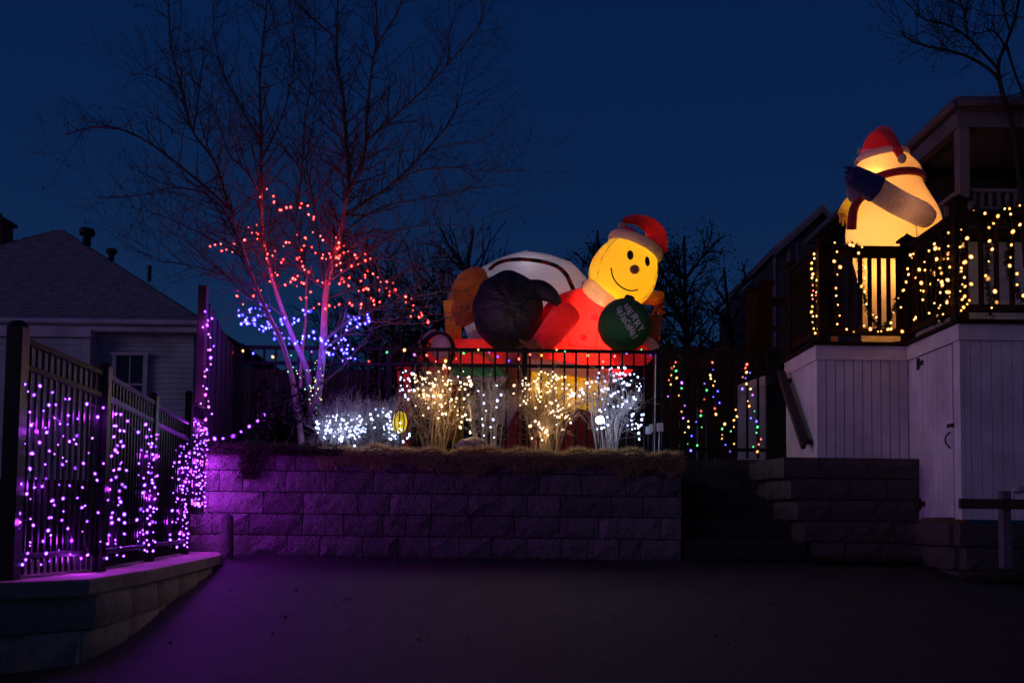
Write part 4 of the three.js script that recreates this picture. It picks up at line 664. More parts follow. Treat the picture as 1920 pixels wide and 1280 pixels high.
{ // dark sack
  const d = 11.55, t = thing('inflatable_sack', 'big round black sack carried on the shoulder of the red-coated inflatable', 'inflatable', V(P(952, 700, d).x, bedY, -d));
  const g = ellipsoid(P(952, 583, d), pxr(67, d), pxr(75, d), 0.42, null, 110), p = g.attributes.position, c = P(952, 583, d);
  for (let i = 0; i < p.count; i++) { const v = V(p.getX(i), p.getY(i), p.getZ(i)).sub(c), a = Math.atan2(v.y, v.x); v.multiplyScalar(1 + 0.012 * Math.sin(a * 9) + 0.01 * Math.sin(v.y * 17 + v.x * 11)); p.setXYZ(i, v.x + c.x, v.y + c.y, v.z + c.z); } pucker(g, c, 0.022, 9, 0.5); const bag = part('bag', g, fabric.black, t);
  for (const [ax, ay, bx, by] of [[918, 530, 1004, 640], [1002, 545, 908, 640], [952, 512, 955, 652]]) { const q = onto(bag, Array.from({ length: 9 }, (_, k) => [lerp(ax, bx, k / 8) + 8 * Math.sin(k), lerp(ay, by, k / 8)]), 0.002); if (q.length > 2) part('seam', tube(smooth(q, 20), () => 0.005, 5), mat.hardware, bag); }
  part('neck', tube(smooth([P(985, 550, d), P(1015, 545, d - 0.1), P(1036, 556, d - 0.15), P(1048, 570, d - 0.15)], 16), (s) => lerp(0.17, 0.045, s), 18), fabric.black, t);
 
}
{ // green ball with its lettering
  const d = 11.3, c = P(1171, 609, d), r = pxr(50, d), cv = document.createElement('canvas'); cv.width = 1024; cv.height = 512; const x = cv.getContext('2d');
  x.fillStyle = '#1c5a2a'; x.fillRect(0, 0, 1024, 512); x.save(); x.translate(292, 226); x.rotate(0.98); x.fillStyle = '#c3b6c0'; x.textAlign = 'center'; x.textBaseline = 'middle';
  const word = (s, y, size, step, w) => { [...s].forEach((ch, i) => { x.save(); x.translate((i - (s.length - 1) / 2) * step, y + (i % 2 ? 4 : -4)); x.rotate((i % 3 - 1) * 0.1); x.scale(w, 1); x.font = `bold ${size}px sans-serif`; x.fillText(ch, 0, 0); x.restore(); }); };
  word('MERRY', -31, 66, 41, 0.95); word('GRINCHMAS', 28, 52, 27, 0.76); x.restore();
  const tx = new THREE.CanvasTexture(cv); tx.colorSpace = THREE.SRGBColorSpace;
  const t = thing('inflatable_ball', 'dark green inflatable ball printed MERRY GRINCHMAS, held before the red coat', 'inflatable', V(c.x, c.y, c.z));
  const m = M('printed_green_nylon', [1, 1, 1], 0.9, { map: tx, bumpMap: rep(blotch, 2), bumpScale: 0.004 });
  const g = new THREE.SphereGeometry(r, 56, 40), cam = camera.position.clone().sub(c).normalize(); g.rotateY(Math.atan2(cam.x, cam.z)); g.rotateX(-Math.asin(cam.y) * 1); g.translate(c.x, c.y, c.z);
  part('ball', g, m, t); const ring = []; for (let k = 0; k <= 40; k++) { const a = k / 40 * 6.2832; ring.push(c.clone().add(V(Math.cos(a) * r * 0.985, Math.sin(a) * r * 0.985, -r * 0.18))); } part('seam', tube(ring, () => 0.006, 5, false), fabric.seam, t);
  part('cap', tube([P(1178, 566, d - 0.02), P(1182, 556, d - 0.02)], [0.07, 0.06], 16), fabric.darkGreen, t);
}
{ // pale segmented dome behind, with a striped band
  const d = 13.1, t = thing('inflatable_dome', 'pale segmented inflatable dome with striped band rising behind the dark sack', 'inflatable', V(P(1000, 860, d).x, bedY, -d));
  const c = P(994, 585, d), g = new THREE.SphereGeometry(1, 96, 60), p = g.attributes.position;
  for (let i = 0; i < p.count; i++) { const v = V(p.getX(i), p.getY(i), p.getZ(i)), a = Math.atan2(v.x, v.y), s = 1 - 0.035 * Math.pow(Math.abs(Math.sin(a * 4.5 + 0.4)), 0.5) * Math.hypot(v.x, v.y) ; p.setXYZ(i, c.x + v.x * 1.0 * s, c.y + v.y * 0.86 * s, c.z + v.z * 0.75); } g.computeVertexNormals();
  const dome = part('dome', g, fabric.white, t); part('base', tube([c.clone().add(V(0, -0.3, 0)), V(c.x, bedY, c.z)], [0.8, 0.6], 30), fabric.white, t);
  const band = onto(dome, [[918, 506], [930, 496], [945, 490], [965, 487], [985, 487], [1005, 489], [1025, 493], [1042, 499], [1055, 508], [1064, 519], [1070, 532], [1076, 545]], 0.01);
  if (band.length > 3) { const q = smooth(band, 36); for (let k = 0; k < 12; k++) part('band_stripe', tube(q.slice(k * 3, k * 3 + 4), () => 0.032, 8), k % 2 ? fabric.ink : fabric.darkRed, t); }
  glow(t, P(990, 505, d - 0.45), [0.85, 0.85, 1], 0.05, 2); glow(t, c.clone().add(V(0.1, 0.1, 0.1)), [0.95, 0.8, 0.95], 0.42, 6); 
  const b = thing('inflatable_tube', 'curved brown inflatable arm with an amber glow at the side of the pale dome', 'inflatable', V(P(852, 860, 12.4).x, bedY, -12.4));
  part('upper_arm', tube(smooth([P(900, 520, 12.3), P(882, 528, 12.2), P(868, 552, 12.2), P(866, 585, 12.2), P(874, 606, 12.2)], 16), (s) => 0.15 + 0.03 * Math.sin(s * 3), 20), fabric.brown, b);
  part('lower_arm', tube(smooth([P(845, 562, 12.15), P(848, 590, 12.2), P(852, 650, 12.2), P(855, 870, 12.2)], 16), () => 0.105, 18), fabric.amber, b);
  glow(b, P(850, 572, 12.2), [1, 0.6, 0.15], 0.07, 2); glow(b, P(868, 530, 12.2), [1, 0.6, 0.2], 0.03, 2);
  const l = thing('inflatable_log', 'brown inflatable log sticking out on both sides behind the amber head', 'inflatable', P(1170, 556, 12.65)); part('log', tube(smooth([P(1090, 541, 12.65), P(1165, 552, 12.65), P(1243, 560, 12.65)], 10), () => 0.1, 18), fabric.brown, l); glow(l, P(1222, 558, 12.65), [1, 0.55, 0.2], 0.02, 1.5);
  for (const q of [[P(1238, 560, 12.65), P(1234, 590, 12.7), P(1232, 640, 12.7)]]) part('branch', tube(smooth(q, 8), (s) => 0.07 - 0.02 * s, 14), fabric.brown, l);
}
{ // red toy-like vehicle low behind the fence
  const d = 11.75, t = thing('inflatable_car', 'red inflatable car with a round cab window, yellow arch and green side, behind the fence', 'inflatable', V(P(860, 870, d).x, bedY, -d)), B = (a, b, c, e, z0, z1, r) => box(P(a, 700, d).x, P(b, 700, d).x, P(900, e, d).y, P(900, c, d).y, -d + z0, -d + z1, r);
  const body = part('body', B(838, 948, 632, 700, 0, -0.7, 0.1), fabric.red, t);
  const cab = new THREE.SphereGeometry(1, 32, 20); cab.scale(pxr(48, d), pxr(80, d), 0.4); const cc = P(818, 702, d + 0.3); cab.translate(cc.x, cc.y, cc.z); const cabM = part('cab', cab, fabric.red, t);
  part('window', ellipsoid(P(825, 650, d - 0.06), pxr(20, d), pxr(24, d), 0.06, [0, 0, -0.2], 24), fabric.white, cabM);
  part('window_trim', tube(Array.from({ length: 25 }, (_, k) => { const a = k / 24 * 6.2832; return P(822 + Math.cos(a) * 28, 656 + Math.sin(a) * 32, d - 0.06); }), () => 0.03, 8, false), fabric.ink, cabM);
  part('edge_stripe', tube(smooth([P(772, 700, d), P(780, 660, d), P(797, 632, d), P(818, 621, d)], 14), () => 0.035, 8), fabric.white, cabM);
  part('arch', tube(smooth([P(832, 672, d - 0.04), P(842, 664, d - 0.05), P(862, 658, d - 0.06), P(890, 659, d - 0.06), P(910, 666, d - 0.05), P(926, 678, d - 0.04)], 20), () => 0.028, 8), fabric.yellow, body);
  part('side', B(846, 946, 684, 712, 0.09, -0.6, 0.05), fabric.leafGreen, t); part('side_trim', B(842, 952, 708, 718, 0.11, -0.6, 0.03), fabric.cream, t); part('bumper', B(768, 838, 690, 720, 0.05, -0.5, 0.08), fabric.darkRed, t);
  part('tail', B(950, 1000, 668, 735, 0, -0.5, 0.1), fabric.brown, t);
  for (const x of [800, 920]) { const g = new THREE.CylinderGeometry(0.3, 0.3, 0.5, 28); g.rotateX(Math.PI / 2); const q = P(x, 790, d); g.translate(q.x, bedY + 0.3, q.z - 0.2); part('wheel', g, fabric.black, t); }
  glow(t, P(900, 670, d + 0.35), [1, 0.85, 0.75], 0.4, 3); glow(t, P(818, 680, d + 0.3), [0.95, 0.85, 1], 0.2, 3); glow(t, P(900, 705, d + 0.2), [1, 0.9, 0.8], 0.1, 2);
  const p = P(757, 740, 11.3), s = thing('inflatable_post', 'red inflatable post standing behind the fence beside the low white-lit shrub', 'inflatable', V(p.x, bedY, -11.3)); part('post', tube(smooth([V(p.x, bedY, -11.3), V(p.x + 0.01, p.y, -11.3), P(757, 684, 11.3), P(757, 680, 11.3)], 14), (k) => (k > 0.97 ? 0.04 : 0.085), 18), fabric.red, s); part('foot', tube([V(p.x, bedY, -11.3), V(p.x, bedY + 0.1, -11.3)], [0.16, 0.12], 18), fabric.brown, s); glow(s, P(757, 705, 11.3), [1, 0.7, 0.6], 0.012, 1.5);
}
{ // white figure on the deck
  const d = 10.75, t = thing('inflatable_figure', 'glowing white inflatable figure in red hat and scarf standing on the deck', 'inflatable', V(P(1660, 630, d).x, deckY, -d));
  const prof = [[636, 1657, 40], [600, 1657, 44], [540, 1658, 46], [495, 1659, 56], [470, 1664, 72], [448, 1672, 84], [425, 1676, 87], [400, 1676, 82], [372, 1674, 69], [348, 1672, 58], [335, 1671, 58], [318, 1667, 58], [300, 1659, 50], [282, 1653, 38], [270, 1652, 24], [263, 1652, 8]];
  const pts = prof.map(([y, x]) => P(x, y, d)), rr = new THREE.SplineCurve(prof.map((q, i) => new THREE.Vector2(i, q[2]))), cur = new THREE.CatmullRomCurve3(pts, false, 'catmullrom', 0.5), n = 70, path = [], rad = [];
  for (let k = 0; k <= n; k++) { const s = k / n; path.push(cur.getPoint(s)); rad.push(pxr(Math.max(2, rr.getPoint(s).y), d)); }
  const a = new Acc(); // stack of level rings so that the body stays upright
  const sides = 44; for (let k = 0; k <= n; k++) for (let s = 0; s <= sides; s++) { const w = s / sides * 6.2832; a.p.push(path[k].x + Math.cos(w) * rad[k], path[k].y, path[k].z + Math.sin(w) * rad[k] * 0.85); a.n.push(Math.cos(w), 0, Math.sin(w)); a.t.push(s / sides * 3, k / n * 4); }
  for (let k = 0; k < n; k++) for (let s = 0; s < sides; s++) { const q = k * (sides + 1) + s, c = q + sides + 1; a.i.push(q, c, q + 1, q + 1, c, c + 1); }
  const bg = a.build(); bg.computeVertexNormals(); const body = part('body', bg, fabric.warmWhite, t);
  for (const [x0, x1, y0, y1] of [[1713, 1717, 410, 470]]) { const q = onto(body, [[x0, y0], [lerp(x0, x1, 0.33) + 5, lerp(y0, y1, 0.33)], [lerp(x0, x1, 0.66) + 3, lerp(y0, y1, 0.66)], [x1, y1]], 0.003); if (q.length > 1) part('seam', tube(smooth(q, 10), () => 0.004, 5), fabric.seam, body); }
  const ring = (y, cx, rx, th, m, name) => { const c = P(cx, y, d), o = []; for (let k = 0; k <= 36; k++) { const w = k / 36 * 6.2832; o.push(c.clone().add(V(Math.cos(w) * pxr(rx, d), 0.05 * Math.sin(w + 0.4) + 0.02 * Math.cos(w), Math.sin(w) * pxr(rx, d) * 0.87))); } return part(name, tube(o, () => th, 10, false), m, t); };
  ring(346, 1671, 57, 0.045, fabric.darkRed, 'scarf'); part('scarf_tail', tube(smooth([P(1634, 360, d - 0.32), P(1614, 372, d - 0.3), P(1602, 390, d - 0.26), P(1597, 430, d - 0.2)], 16), (s) => lerp(0.04, 0.055, s), 8), fabric.darkRed, t);
  part('upper_arm', tube(smooth([P(1738, 408, d - 0.42), P(1722, 398, d - 0.52), P(1685, 380, d - 0.6), P(1638, 352, d - 0.66)], 20), (s) => pxr(lerp(20, 23, Math.sin(Math.min(1, s * 3) * 1.57)), d - 0.5), 24), fabric.limb, t);
  glow(t, P(1700, 388, d - 0.57), [1, 0.45, 0.2], 0.05, 3); const mit = new Acc(); mit.tube(smooth([P(1644, 355, d - 0.66), P(1620, 342, d - 0.68), P(1600, 331, d - 0.7), P(1592, 327, d - 0.7)], 12), (s) => pxr(s > 0.9 ? 13 : lerp(24, 17, s), d), 20, true);
  for (const [x, y] of [[1584, 313], [1583, 322], [1585, 332]]) mit.tube(smooth([P(1598, y + 4, d - 0.72), P(1590, y + 2, d - 0.72), P(x, y, d - 0.72)], 6), (s) => pxr(lerp(5.5, 1.5, s), d), 8, true);
  part('mitten', mit.build(), fabric.blue, t);
  part('muzzle', ellipsoid(P(1604, 360, d - 0.15), pxr(14, d), pxr(22, d), 0.14, [0, 0, 0.3], 22), fabric.slate, t);
  const paw = new Acc(); paw.tube(smooth([P(1606, 372, d + 0.05), P(1590, 388, d), P(1580, 402, d - 0.02)], 8), (s) => pxr(lerp(15, 10, s), d), 16, true); for (const [x, y] of [[1575, 418], [1581, 424], [1588, 421]]) paw.tube(smooth([P(1582 + (x - 1581) * 0.6, 400, d - 0.02), P(x, y, d - 0.02)], 4), (s) => pxr(lerp(5, 1.5, s), d), 8, true);
  part('mitten', paw.build(), fabric.amber, t); glow(t, P(1590, 388, d), [1, 0.6, 0.15], 0.02, 1.5);
  const hat = part('hat', tube(smooth([P(1653, 296, d), P(1650, 280, d), P(1650, 264, d), P(1655, 250, d), P(1666, 254, d - 0.15), P(1679, 272, d - 0.25), P(1689, 293, d - 0.3)], 30), (s) => pxr([41, 36, 26, 15, 11, 9, 7, 7][Math.floor(s * 6)] * (1 - (s * 6 % 1)) + [41, 36, 26, 15, 11, 9, 7, 7][Math.floor(s * 6) + 1] * (s * 6 % 1), d), 26, true), fabric.red, t);
  part('pompom', ellipsoid(P(1692, 297, d - 0.32), 0.05, 0.055, 0.05, null, 16), fabric.limb, hat);
  part('hat_brim', tube(Array.from({ length: 33 }, (_, k) => { const w = k / 32 * 6.2832; return P(1655, 296, d).add(V(Math.cos(w) * pxr(42, d), 0.03 * Math.cos(w), Math.sin(w) * pxr(38, d))); }), () => 0.05, 12, false), fabric.warmWhite, hat);
  for (const [x, y, dx, dy] of [[1612, 288, -6, -8], [1606, 306, -8, -2]]) { const q = P(x, y, d - 0.36); part('tuft', tube([q, q.clone().add(V(pxr(dx, d), -pxr(dy, d), 0.06))], [0.024, 0.003], 8), fabric.limb, body); }
  const W = [1, 0.42, 0.06]; glow(t, P(1660, 442, d), W, 1.3, 3); glow(t, P(1645, 330, d - 0.1), W, 0.5, 3); glow(t, P(1656, 515, d - 0.05), W, 0.6, 3); glow(t, P(1652, 275, d), [1, 0.5, 0.3], 0.1, 2); 
}

// ---------------------------------------------------------------- shrubs in the bed
function shrub(name, label, cx, cy, x0, x1, top, n, d, m, seed, group, o = {}) {
  const b = V(P(cx, cy, d).x, bedY - 0.02, -d), t = thing(name, label, 'shrub', b, group), r = rng(seed), st = new Acc(), tw = new Acc(), all = [];
  for (let k = 0; k < n; k++) { const px = lerp(x0, x1, r()), py = lerp(top, cy, Math.abs(px - cx) / Math.max(cx - x0, x1 - cx) * 0.4 + 0.35 * r() * r()), e = P(px, py, d + (r() - 0.5) * 0.9), s = b.clone().add(V((r() - 0.5) * (o.base ?? 0.2), 0, (r() - 0.5) * 0.2)), mid = s.clone().lerp(e, 0.5).add(V((s.x - e.x) * 0.2, 0.12, (s.z - e.z) * 0.2)).addScaledVector(rvec(r), 0.09), pts = smooth([s, s.clone().lerp(mid, 0.5).addScaledVector(rvec(r), 0.02), mid, mid.clone().lerp(e, 0.5).addScaledVector(rvec(r), 0.04), e], 12);
    st.tube(pts, (q) => lerp(o.r ?? 0.0085, 0.0022, q), 5); all.push(...pts.slice(4));
    for (let j = 0; j < (o.tw ?? 9); j++) { const i = 4 + Math.floor(r() * 8), q = pts[i].clone(); grow(tw, q, rvec(r).add(V(0, 0.5, 0)).normalize(), 0.08 + 0.2 * r(), 0.0026, 1, r, { wob: 0.25, up: 0.1, droop: 0, spread: 0.9, rmin: 0.0014, gap: [1, 0.1] }); } }
  part('stems', st.build(), m, t, { kind: 'stuff' }); part('twigs', tw.build(), m, t, { kind: 'stuff' }); return all;
}
const stemGrey = M('grey_shrub_stem', [0.26, 0.24, 0.23], 0.8), mound = M('bleached_shrub_stem', [0.19, 0.175, 0.17], 0.8);
shrub('shrub', 'wide bare tan shrub holding mixed warm and cold white lights, beside the yellow lantern', 820, 832, 745, 898, 686, 46, 9.95, mat.stem, 61);
shrub('shrub', 'sparse bare grey shrub with only a few cold white lights, behind the pale boulder', 914, 832, 868, 958, 700, 28, 10.05, stemGrey, 62);
shrub('shrub', 'full bare tan shrub of warm white lights in front of the red boots', 1024, 832, 948, 1106, 688, 50, 9.95, mat.stem, 63);
shrub('shrub', 'thin grey shrub sparkling with cold white lights around the floodlight', 1140, 834, 1086, 1214, 690, 34, 10.0, stemGrey, 64, undefined, { tw: 9 });
shrub('shrub', 'low tangled mound of pale twigs and cold white lights at the birch foot', 650, 834, 588, 716, 766, 90, 9.8, mound, 65, undefined, { tw: 14, r: 0.004, base: 0.6 });
shrub('shrub', 'second low tangle of pale arching twigs between the birch mound and yellow lantern', 722, 834, 690, 772, 764, 60, 9.9, mound, 66, undefined, { tw: 9, r: 0.004, base: 0.4 });
{ // broadleaf evergreen at the birch foot
  const b = V(P(530, 832, 9.9).x, bedY, -9.9), t = thing('evergreen_shrub', 'dark glossy broadleaf shrub at the foot of the birch, tinted purple', 'shrub', b), r = rng(71), st = new Acc(), lf = new Acc();
  for (let k = 0; k < 34; k++) { const e = P(lerp(468, 600, r()), lerp(708, 800, r()), 9.9 + (r() - 0.5) * 0.8), s = b.clone().add(V((r() - 0.3) * 0.3, 0, (r() - 0.5) * 0.2)), pts = smooth([s, s.clone().lerp(e, 0.5).addScaledVector(rvec(r), 0.1), e], 8); st.tube(pts, (q) => lerp(0.01, 0.003, q), 5);
    for (let j = 0; j < 90; j++) { const q = pts[2 + Math.floor(r() * 7)].clone().addScaledVector(rvec(r), 0.1 * r()); lf.leaf(q, rvec(r).add(V(0, 0.2, 0)).normalize(), rvec(r), 0.04 + 0.025 * r(), 0.024); } }
  part('stems', st.build(), mat.twig, t, { kind: 'stuff' }); part('leaves', lf.build(), mat.leaf, t, { kind: 'stuff' });
}
{ // rhododendron-like clump behind the birch
  const b = V(P(760, 690, 11.4).x, bedY, -11.5), t = thing('evergreen_shrub', 'tall dark leafy shrub in front of the board fence, right behind the birch limbs', 'shrub', b), r = rng(72), st = new Acc(), lf = new Acc();
  for (let k = 0; k < 40; k++) { const e = P(lerp(690, 800, r()), lerp(600, 760, r()), 11.5 + (r() - 0.5) * 0.6), pts = smooth([b, b.clone().lerp(e, 0.5).addScaledVector(rvec(r), 0.15), e], 8); st.tube(pts, (q) => lerp(0.014, 0.004, q), 5); for (let j = 0; j < 46; j++) { const q = pts[3 + Math.floor(r() * 6)].clone().addScaledVector(rvec(r), 0.16 * r()); lf.leaf(q, rvec(r), rvec(r), 0.07 + 0.03 * r(), 0.035); } }
  part('stems', st.build(), mat.twig, t, { kind: 'stuff' }); part('leaves', lf.build(), mat.leaf, t, { kind: 'stuff' });
}
{ // boulder
  const c = P(884, 836, 9.55), g = mergeVertices(new THREE.IcosahedronGeometry(1, 4).deleteAttribute('normal').deleteAttribute('uv')), p = g.attributes.position; for (let i = 0; i < p.count; i++) { const v = V(p.getX(i), p.getY(i), p.getZ(i)); const s = 1 + 0.1 * Math.sin(v.x * 3 + 1) * Math.cos(v.z * 4) + 0.05 * Math.sin(v.y * 7 + v.x * 5); p.setXYZ(i, c.x + v.x * s * 0.17, c.y + v.y * s * 0.085, c.z + v.z * s * 0.12); } g.computeVertexNormals(); boxUV(g);
  const t = thing('boulder', 'pale rounded boulder among the grass before the sparse grey shrub', 'rock', c); part('stone', g, mat.rock, t);
}
{ // yellow lantern among the twigs
  const d = 9.58, c = P(750, 792, d), t = thing('lantern', 'yellow egg-shaped lantern with dark ribs nestled in the white-lit twigs', 'lantern', V(c.x, bedY, -d)), rx = pxr(15, d), ry = pxr(23, d);
  const shade = part('shade', ellipsoid(c, rx, ry, rx, null, 24), fab('lantern_paper', [0.85, 0.72, 0.03], 0.55), t);
  for (let k = 0; k < 10; k++) { const a = k / 10 * 6.2832 + 0.3, q = []; for (let j = 0; j <= 10; j++) { const b = -1.3 + j * 0.26; q.push(c.clone().add(V(Math.cos(a) * Math.cos(b) * rx * 1.03, Math.sin(b) * ry * 1.02, Math.sin(a) * Math.cos(b) * rx * 1.03))); } part('rib', tube(q, () => 0.006, 5), fabric.ink, t); }
  part('stand', tube([V(c.x, bedY - 0.03, c.z), V(c.x, c.y - ry * 0.9, c.z)], [0.02, 0.02], 8), mat.hardware, t); part('top_cap', tube([c.clone().add(V(0, ry * 0.93, 0)), c.clone().add(V(0, ry * 1.06, 0))], [0.03, 0.02], 10), mat.hardware, t);
  glow(t, c.clone(), [1, 0.85, 0.2], 0.05, 1.5);
}
{ // floodlight and outlet boxes on stakes
  const d = 9.7, c = P(1125, 787, d), t = thing('floodlight', 'small cold white floodlight on a stake inside the thin grey shrub', 'floodlight', V(c.x, bedY, -d));
  part('housing', box(c.x - 0.035, c.x + 0.035, c.y - 0.03, c.y + 0.03, c.z - 0.06, c.z - 0.014, 0.008), mat.hardware, t); part('stake', tube([V(c.x, bedY - 0.05, c.z - 0.04), V(c.x, c.y, c.z - 0.04)], [0.006, 0.008], 8), mat.hardware, t);
  const g = new THREE.CylinderGeometry(0.042, 0.042, 0.012, 20); g.rotateX(Math.PI / 2); g.translate(c.x, c.y, c.z - 0.006); part('lamp_lens', g, bulbMat('lens', [14, 17, 20]), t);
  const l = new THREE.PointLight(new THREE.Color(0.72, 0.84, 1), 0.1); l.position.set(c.x, c.y, c.z + 0.03).sub(t.position); l.castShadow = true; l.name = 'flood_lamp'; t.add(l);
  const s = thing('outlet_box', 'grey outdoor outlet box on a thin stake at the end of the bed', 'outlet box', V(P(1238, 840, 9.9).x, bedY, -9.9)), q = P(1238, 801, 9.9);
  part('box', box(q.x - 0.034, q.x + 0.034, q.y - 0.045, q.y + 0.045, q.z - 0.03, q.z + 0.02, 0.006), mat.plastic, s); part('stake', tube([V(q.x - 0.02, bedY - 0.05, q.z), V(q.x - 0.005, q.y, q.z)], [0.007, 0.007], 8), mat.wireWhite, s);
  part('marker_rod', tube([V(q.x - 0.045, bedY - 0.05, q.z - 0.1), P(1230, 664, 10)], [0.006, 0.006], 8), mat.plastic, s);
  const u = thing('outlet_box', 'pale outlet timer catching the light beside the cold white shrub', 'outlet box', V(P(1214, 840, 9.9).x, bedY, -9.9)), w = P(1216, 805, 9.9);
  part('box', box(w.x - 0.028, w.x + 0.03, w.y - 0.05, w.y + 0.03, w.z - 0.03, w.z + 0.02, 0.006), mat.wireWhite, u); part('cover', box(w.x + 0.005, w.x + 0.05, w.y - 0.03, w.y + 0.055, w.z + 0.022, w.z + 0.03, 0.003), mat.plastic, u); part('stake', tube([V(w.x, bedY - 0.05, w.z), V(w.x, w.y, w.z)], [0.007, 0.007], 8), mat.hardware, u);
}

// ---------------------------------------------------------------- strings of lights
// every bulb is a tinted translucent capsule round a burning diode
const capMats = new Map();
function capsule(c, f) { const dim = f > 1 ? 1.2 : f > 0.9 ? 0.9 : 0.55, k = c.join() + dim; if (!capMats.has(k)) { const s = Math.max(...c), m = new THREE.MeshStandardMaterial({ color: new THREE.Color().setRGB(...c.map((x) => 0.5 * x / s)), roughness: 0.35, transparent: true, opacity: 0.42, emissive: new THREE.Color().setRGB(...c.map((x) => x / s)), emissiveIntensity: s * 0.3 * dim }); m.name = 'tinted_capsule'; capMats.set(k, m); } return capMats.get(k); }
const coreOf = (c, f) => { const s = Math.max(...c), k = f > 1 ? 2.4 : f > 0.9 ? 1.6 : f > 0.84 ? 0.9 : 0.25; return c.map((x) => k * (x + 0.1 * s)); };
function ordered(pts) { const left = pts.slice(), out = [left.shift()]; while (left.length) { const q = out[out.length - 1]; let b = 0, bd = 1e9; left.forEach((p, i) => { const e = p.distanceToSquared(q); if (e < bd) { bd = e; b = i; } }); out.push(left.splice(b, 1)[0]); } return out; }
function lightString(label, pts, o) {
  const t = thing('string_lights', label, 'string lights', pts[0].clone(), o.group), r = rng(o.seed ?? pts.length), w = new Acc();
  let run = [pts[0]]; const flush = () => { if (run.length > 1) { const q = []; run.forEach((p, i) => { if (i) { const a = run[i - 1], m = a.clone().lerp(p, 0.5); m.y -= Math.min(0.03, a.distanceTo(p) * 0.08); q.push(m); } q.push(p); }); w.tube(q.map((p) => p.clone().add(V(0, 0.012, -0.008))), () => o.wr ?? 0.0018, 4); } };
  pts.forEach((p, i) => { if (i) { if (p.distanceTo(pts[i - 1]) > (o.gap ?? 0.7)) { flush(); run = [p]; } else run.push(p); } }); flush();
  if (w.p.length) part('wire', w.build(), o.wire ?? mat.wire, t);
  const cols = o.colors, each = Math.max(1, Math.round(pts.length / (o.lights || 1)));
  pts.forEach((p, i) => { const c = cols[o.random ? Math.floor(r() * cols.length) : i % cols.length], k = (o.vary ?? 0.35), f = 1 - k * 0.5 + k * r(), b = new THREE.Mesh(bulbGeo, capsule(c, f)), core = new THREE.Mesh(bulbGeo, bulbMat('bulb', coreOf(c, f)));
    b.name = 'bulb'; core.name = 'diode'; core.scale.setScalar(0.52); b.add(core); b.scale.setScalar((o.r ?? 0.016) * (0.55 + 0.72 * r())); b.scale.y *= 1.25; b.rotation.set((r() - 0.5) * 1.6, 0, (r() - 0.5) * 1.6); b.position.copy(p).sub(t.position); t.add(b);
    if (o.lights && i % each === (each >> 1)) { const s = Math.max(...c), l = new THREE.PointLight(new THREE.Color().setRGB(...(o.tint ?? c.map((x) => x / s))), o.I); l.position.copy(b.position); l.castShadow = true; l.name = 'bulb_lamp'; t.add(l); } });
  return t;
}
const along = (list, d0, d1, step, r, jit = 0.03) => { const out = []; for (const pl of list) { const pts = smooth(pl.map(([x, y], k) => P(x, y, lerp(d0, d1, pl.length > 1 ? k / (pl.length - 1) : 0))), pl.length * 12); let acc = 0; pts.forEach((p, i) => { if (i) acc += p.distanceTo(pts[i - 1]); if (!i || acc >= step * (0.7 + 0.6 * r())) { acc = 0; out.push(p.clone().addScaledVector(rvec(r), jit * (0.4 + r()))); } }); } return out; };
const blob = (r, cx, cy, rx, ry, n, d0, d1) => Array.from({ length: n }, () => { const a = r() * 6.2832, q = Math.sqrt(r()); return P(cx + rx * q * Math.cos(a), cy + ry * q * Math.sin(a), lerp(d0, d1, r())); });
const C6 = (list) => list.map((pl) => pl.map(([x, y]) => [360 + x * 0.4139, 330 + y * 0.4141]));
const E = { purple: [1.9, 0.28, 6], red: [5, 0.22, 0.1], blue: [0.4, 0.3, 7], warm: [7, 4.9, 2.7], cool: [4.2, 4.9, 8], candle: [5.2, 2.2, 0.35], pink: [3.0, 0.4, 2.4] };
const L = { purple: [0.46, 0.03, 1], red: [1, 0.04, 0.05], blue: [0.13, 0.06, 1] };   // the light that reaches things: purer than the burnt-out look of the bulbs
const multi = [[0.3, 0.22, 4.2], [4, 1.7, 0.3], [3.6, 0.28, 0.14], [0.15, 1.9, 0.5], [1.7, 0.4, 3.6], [4, 1.9, 0.5]];
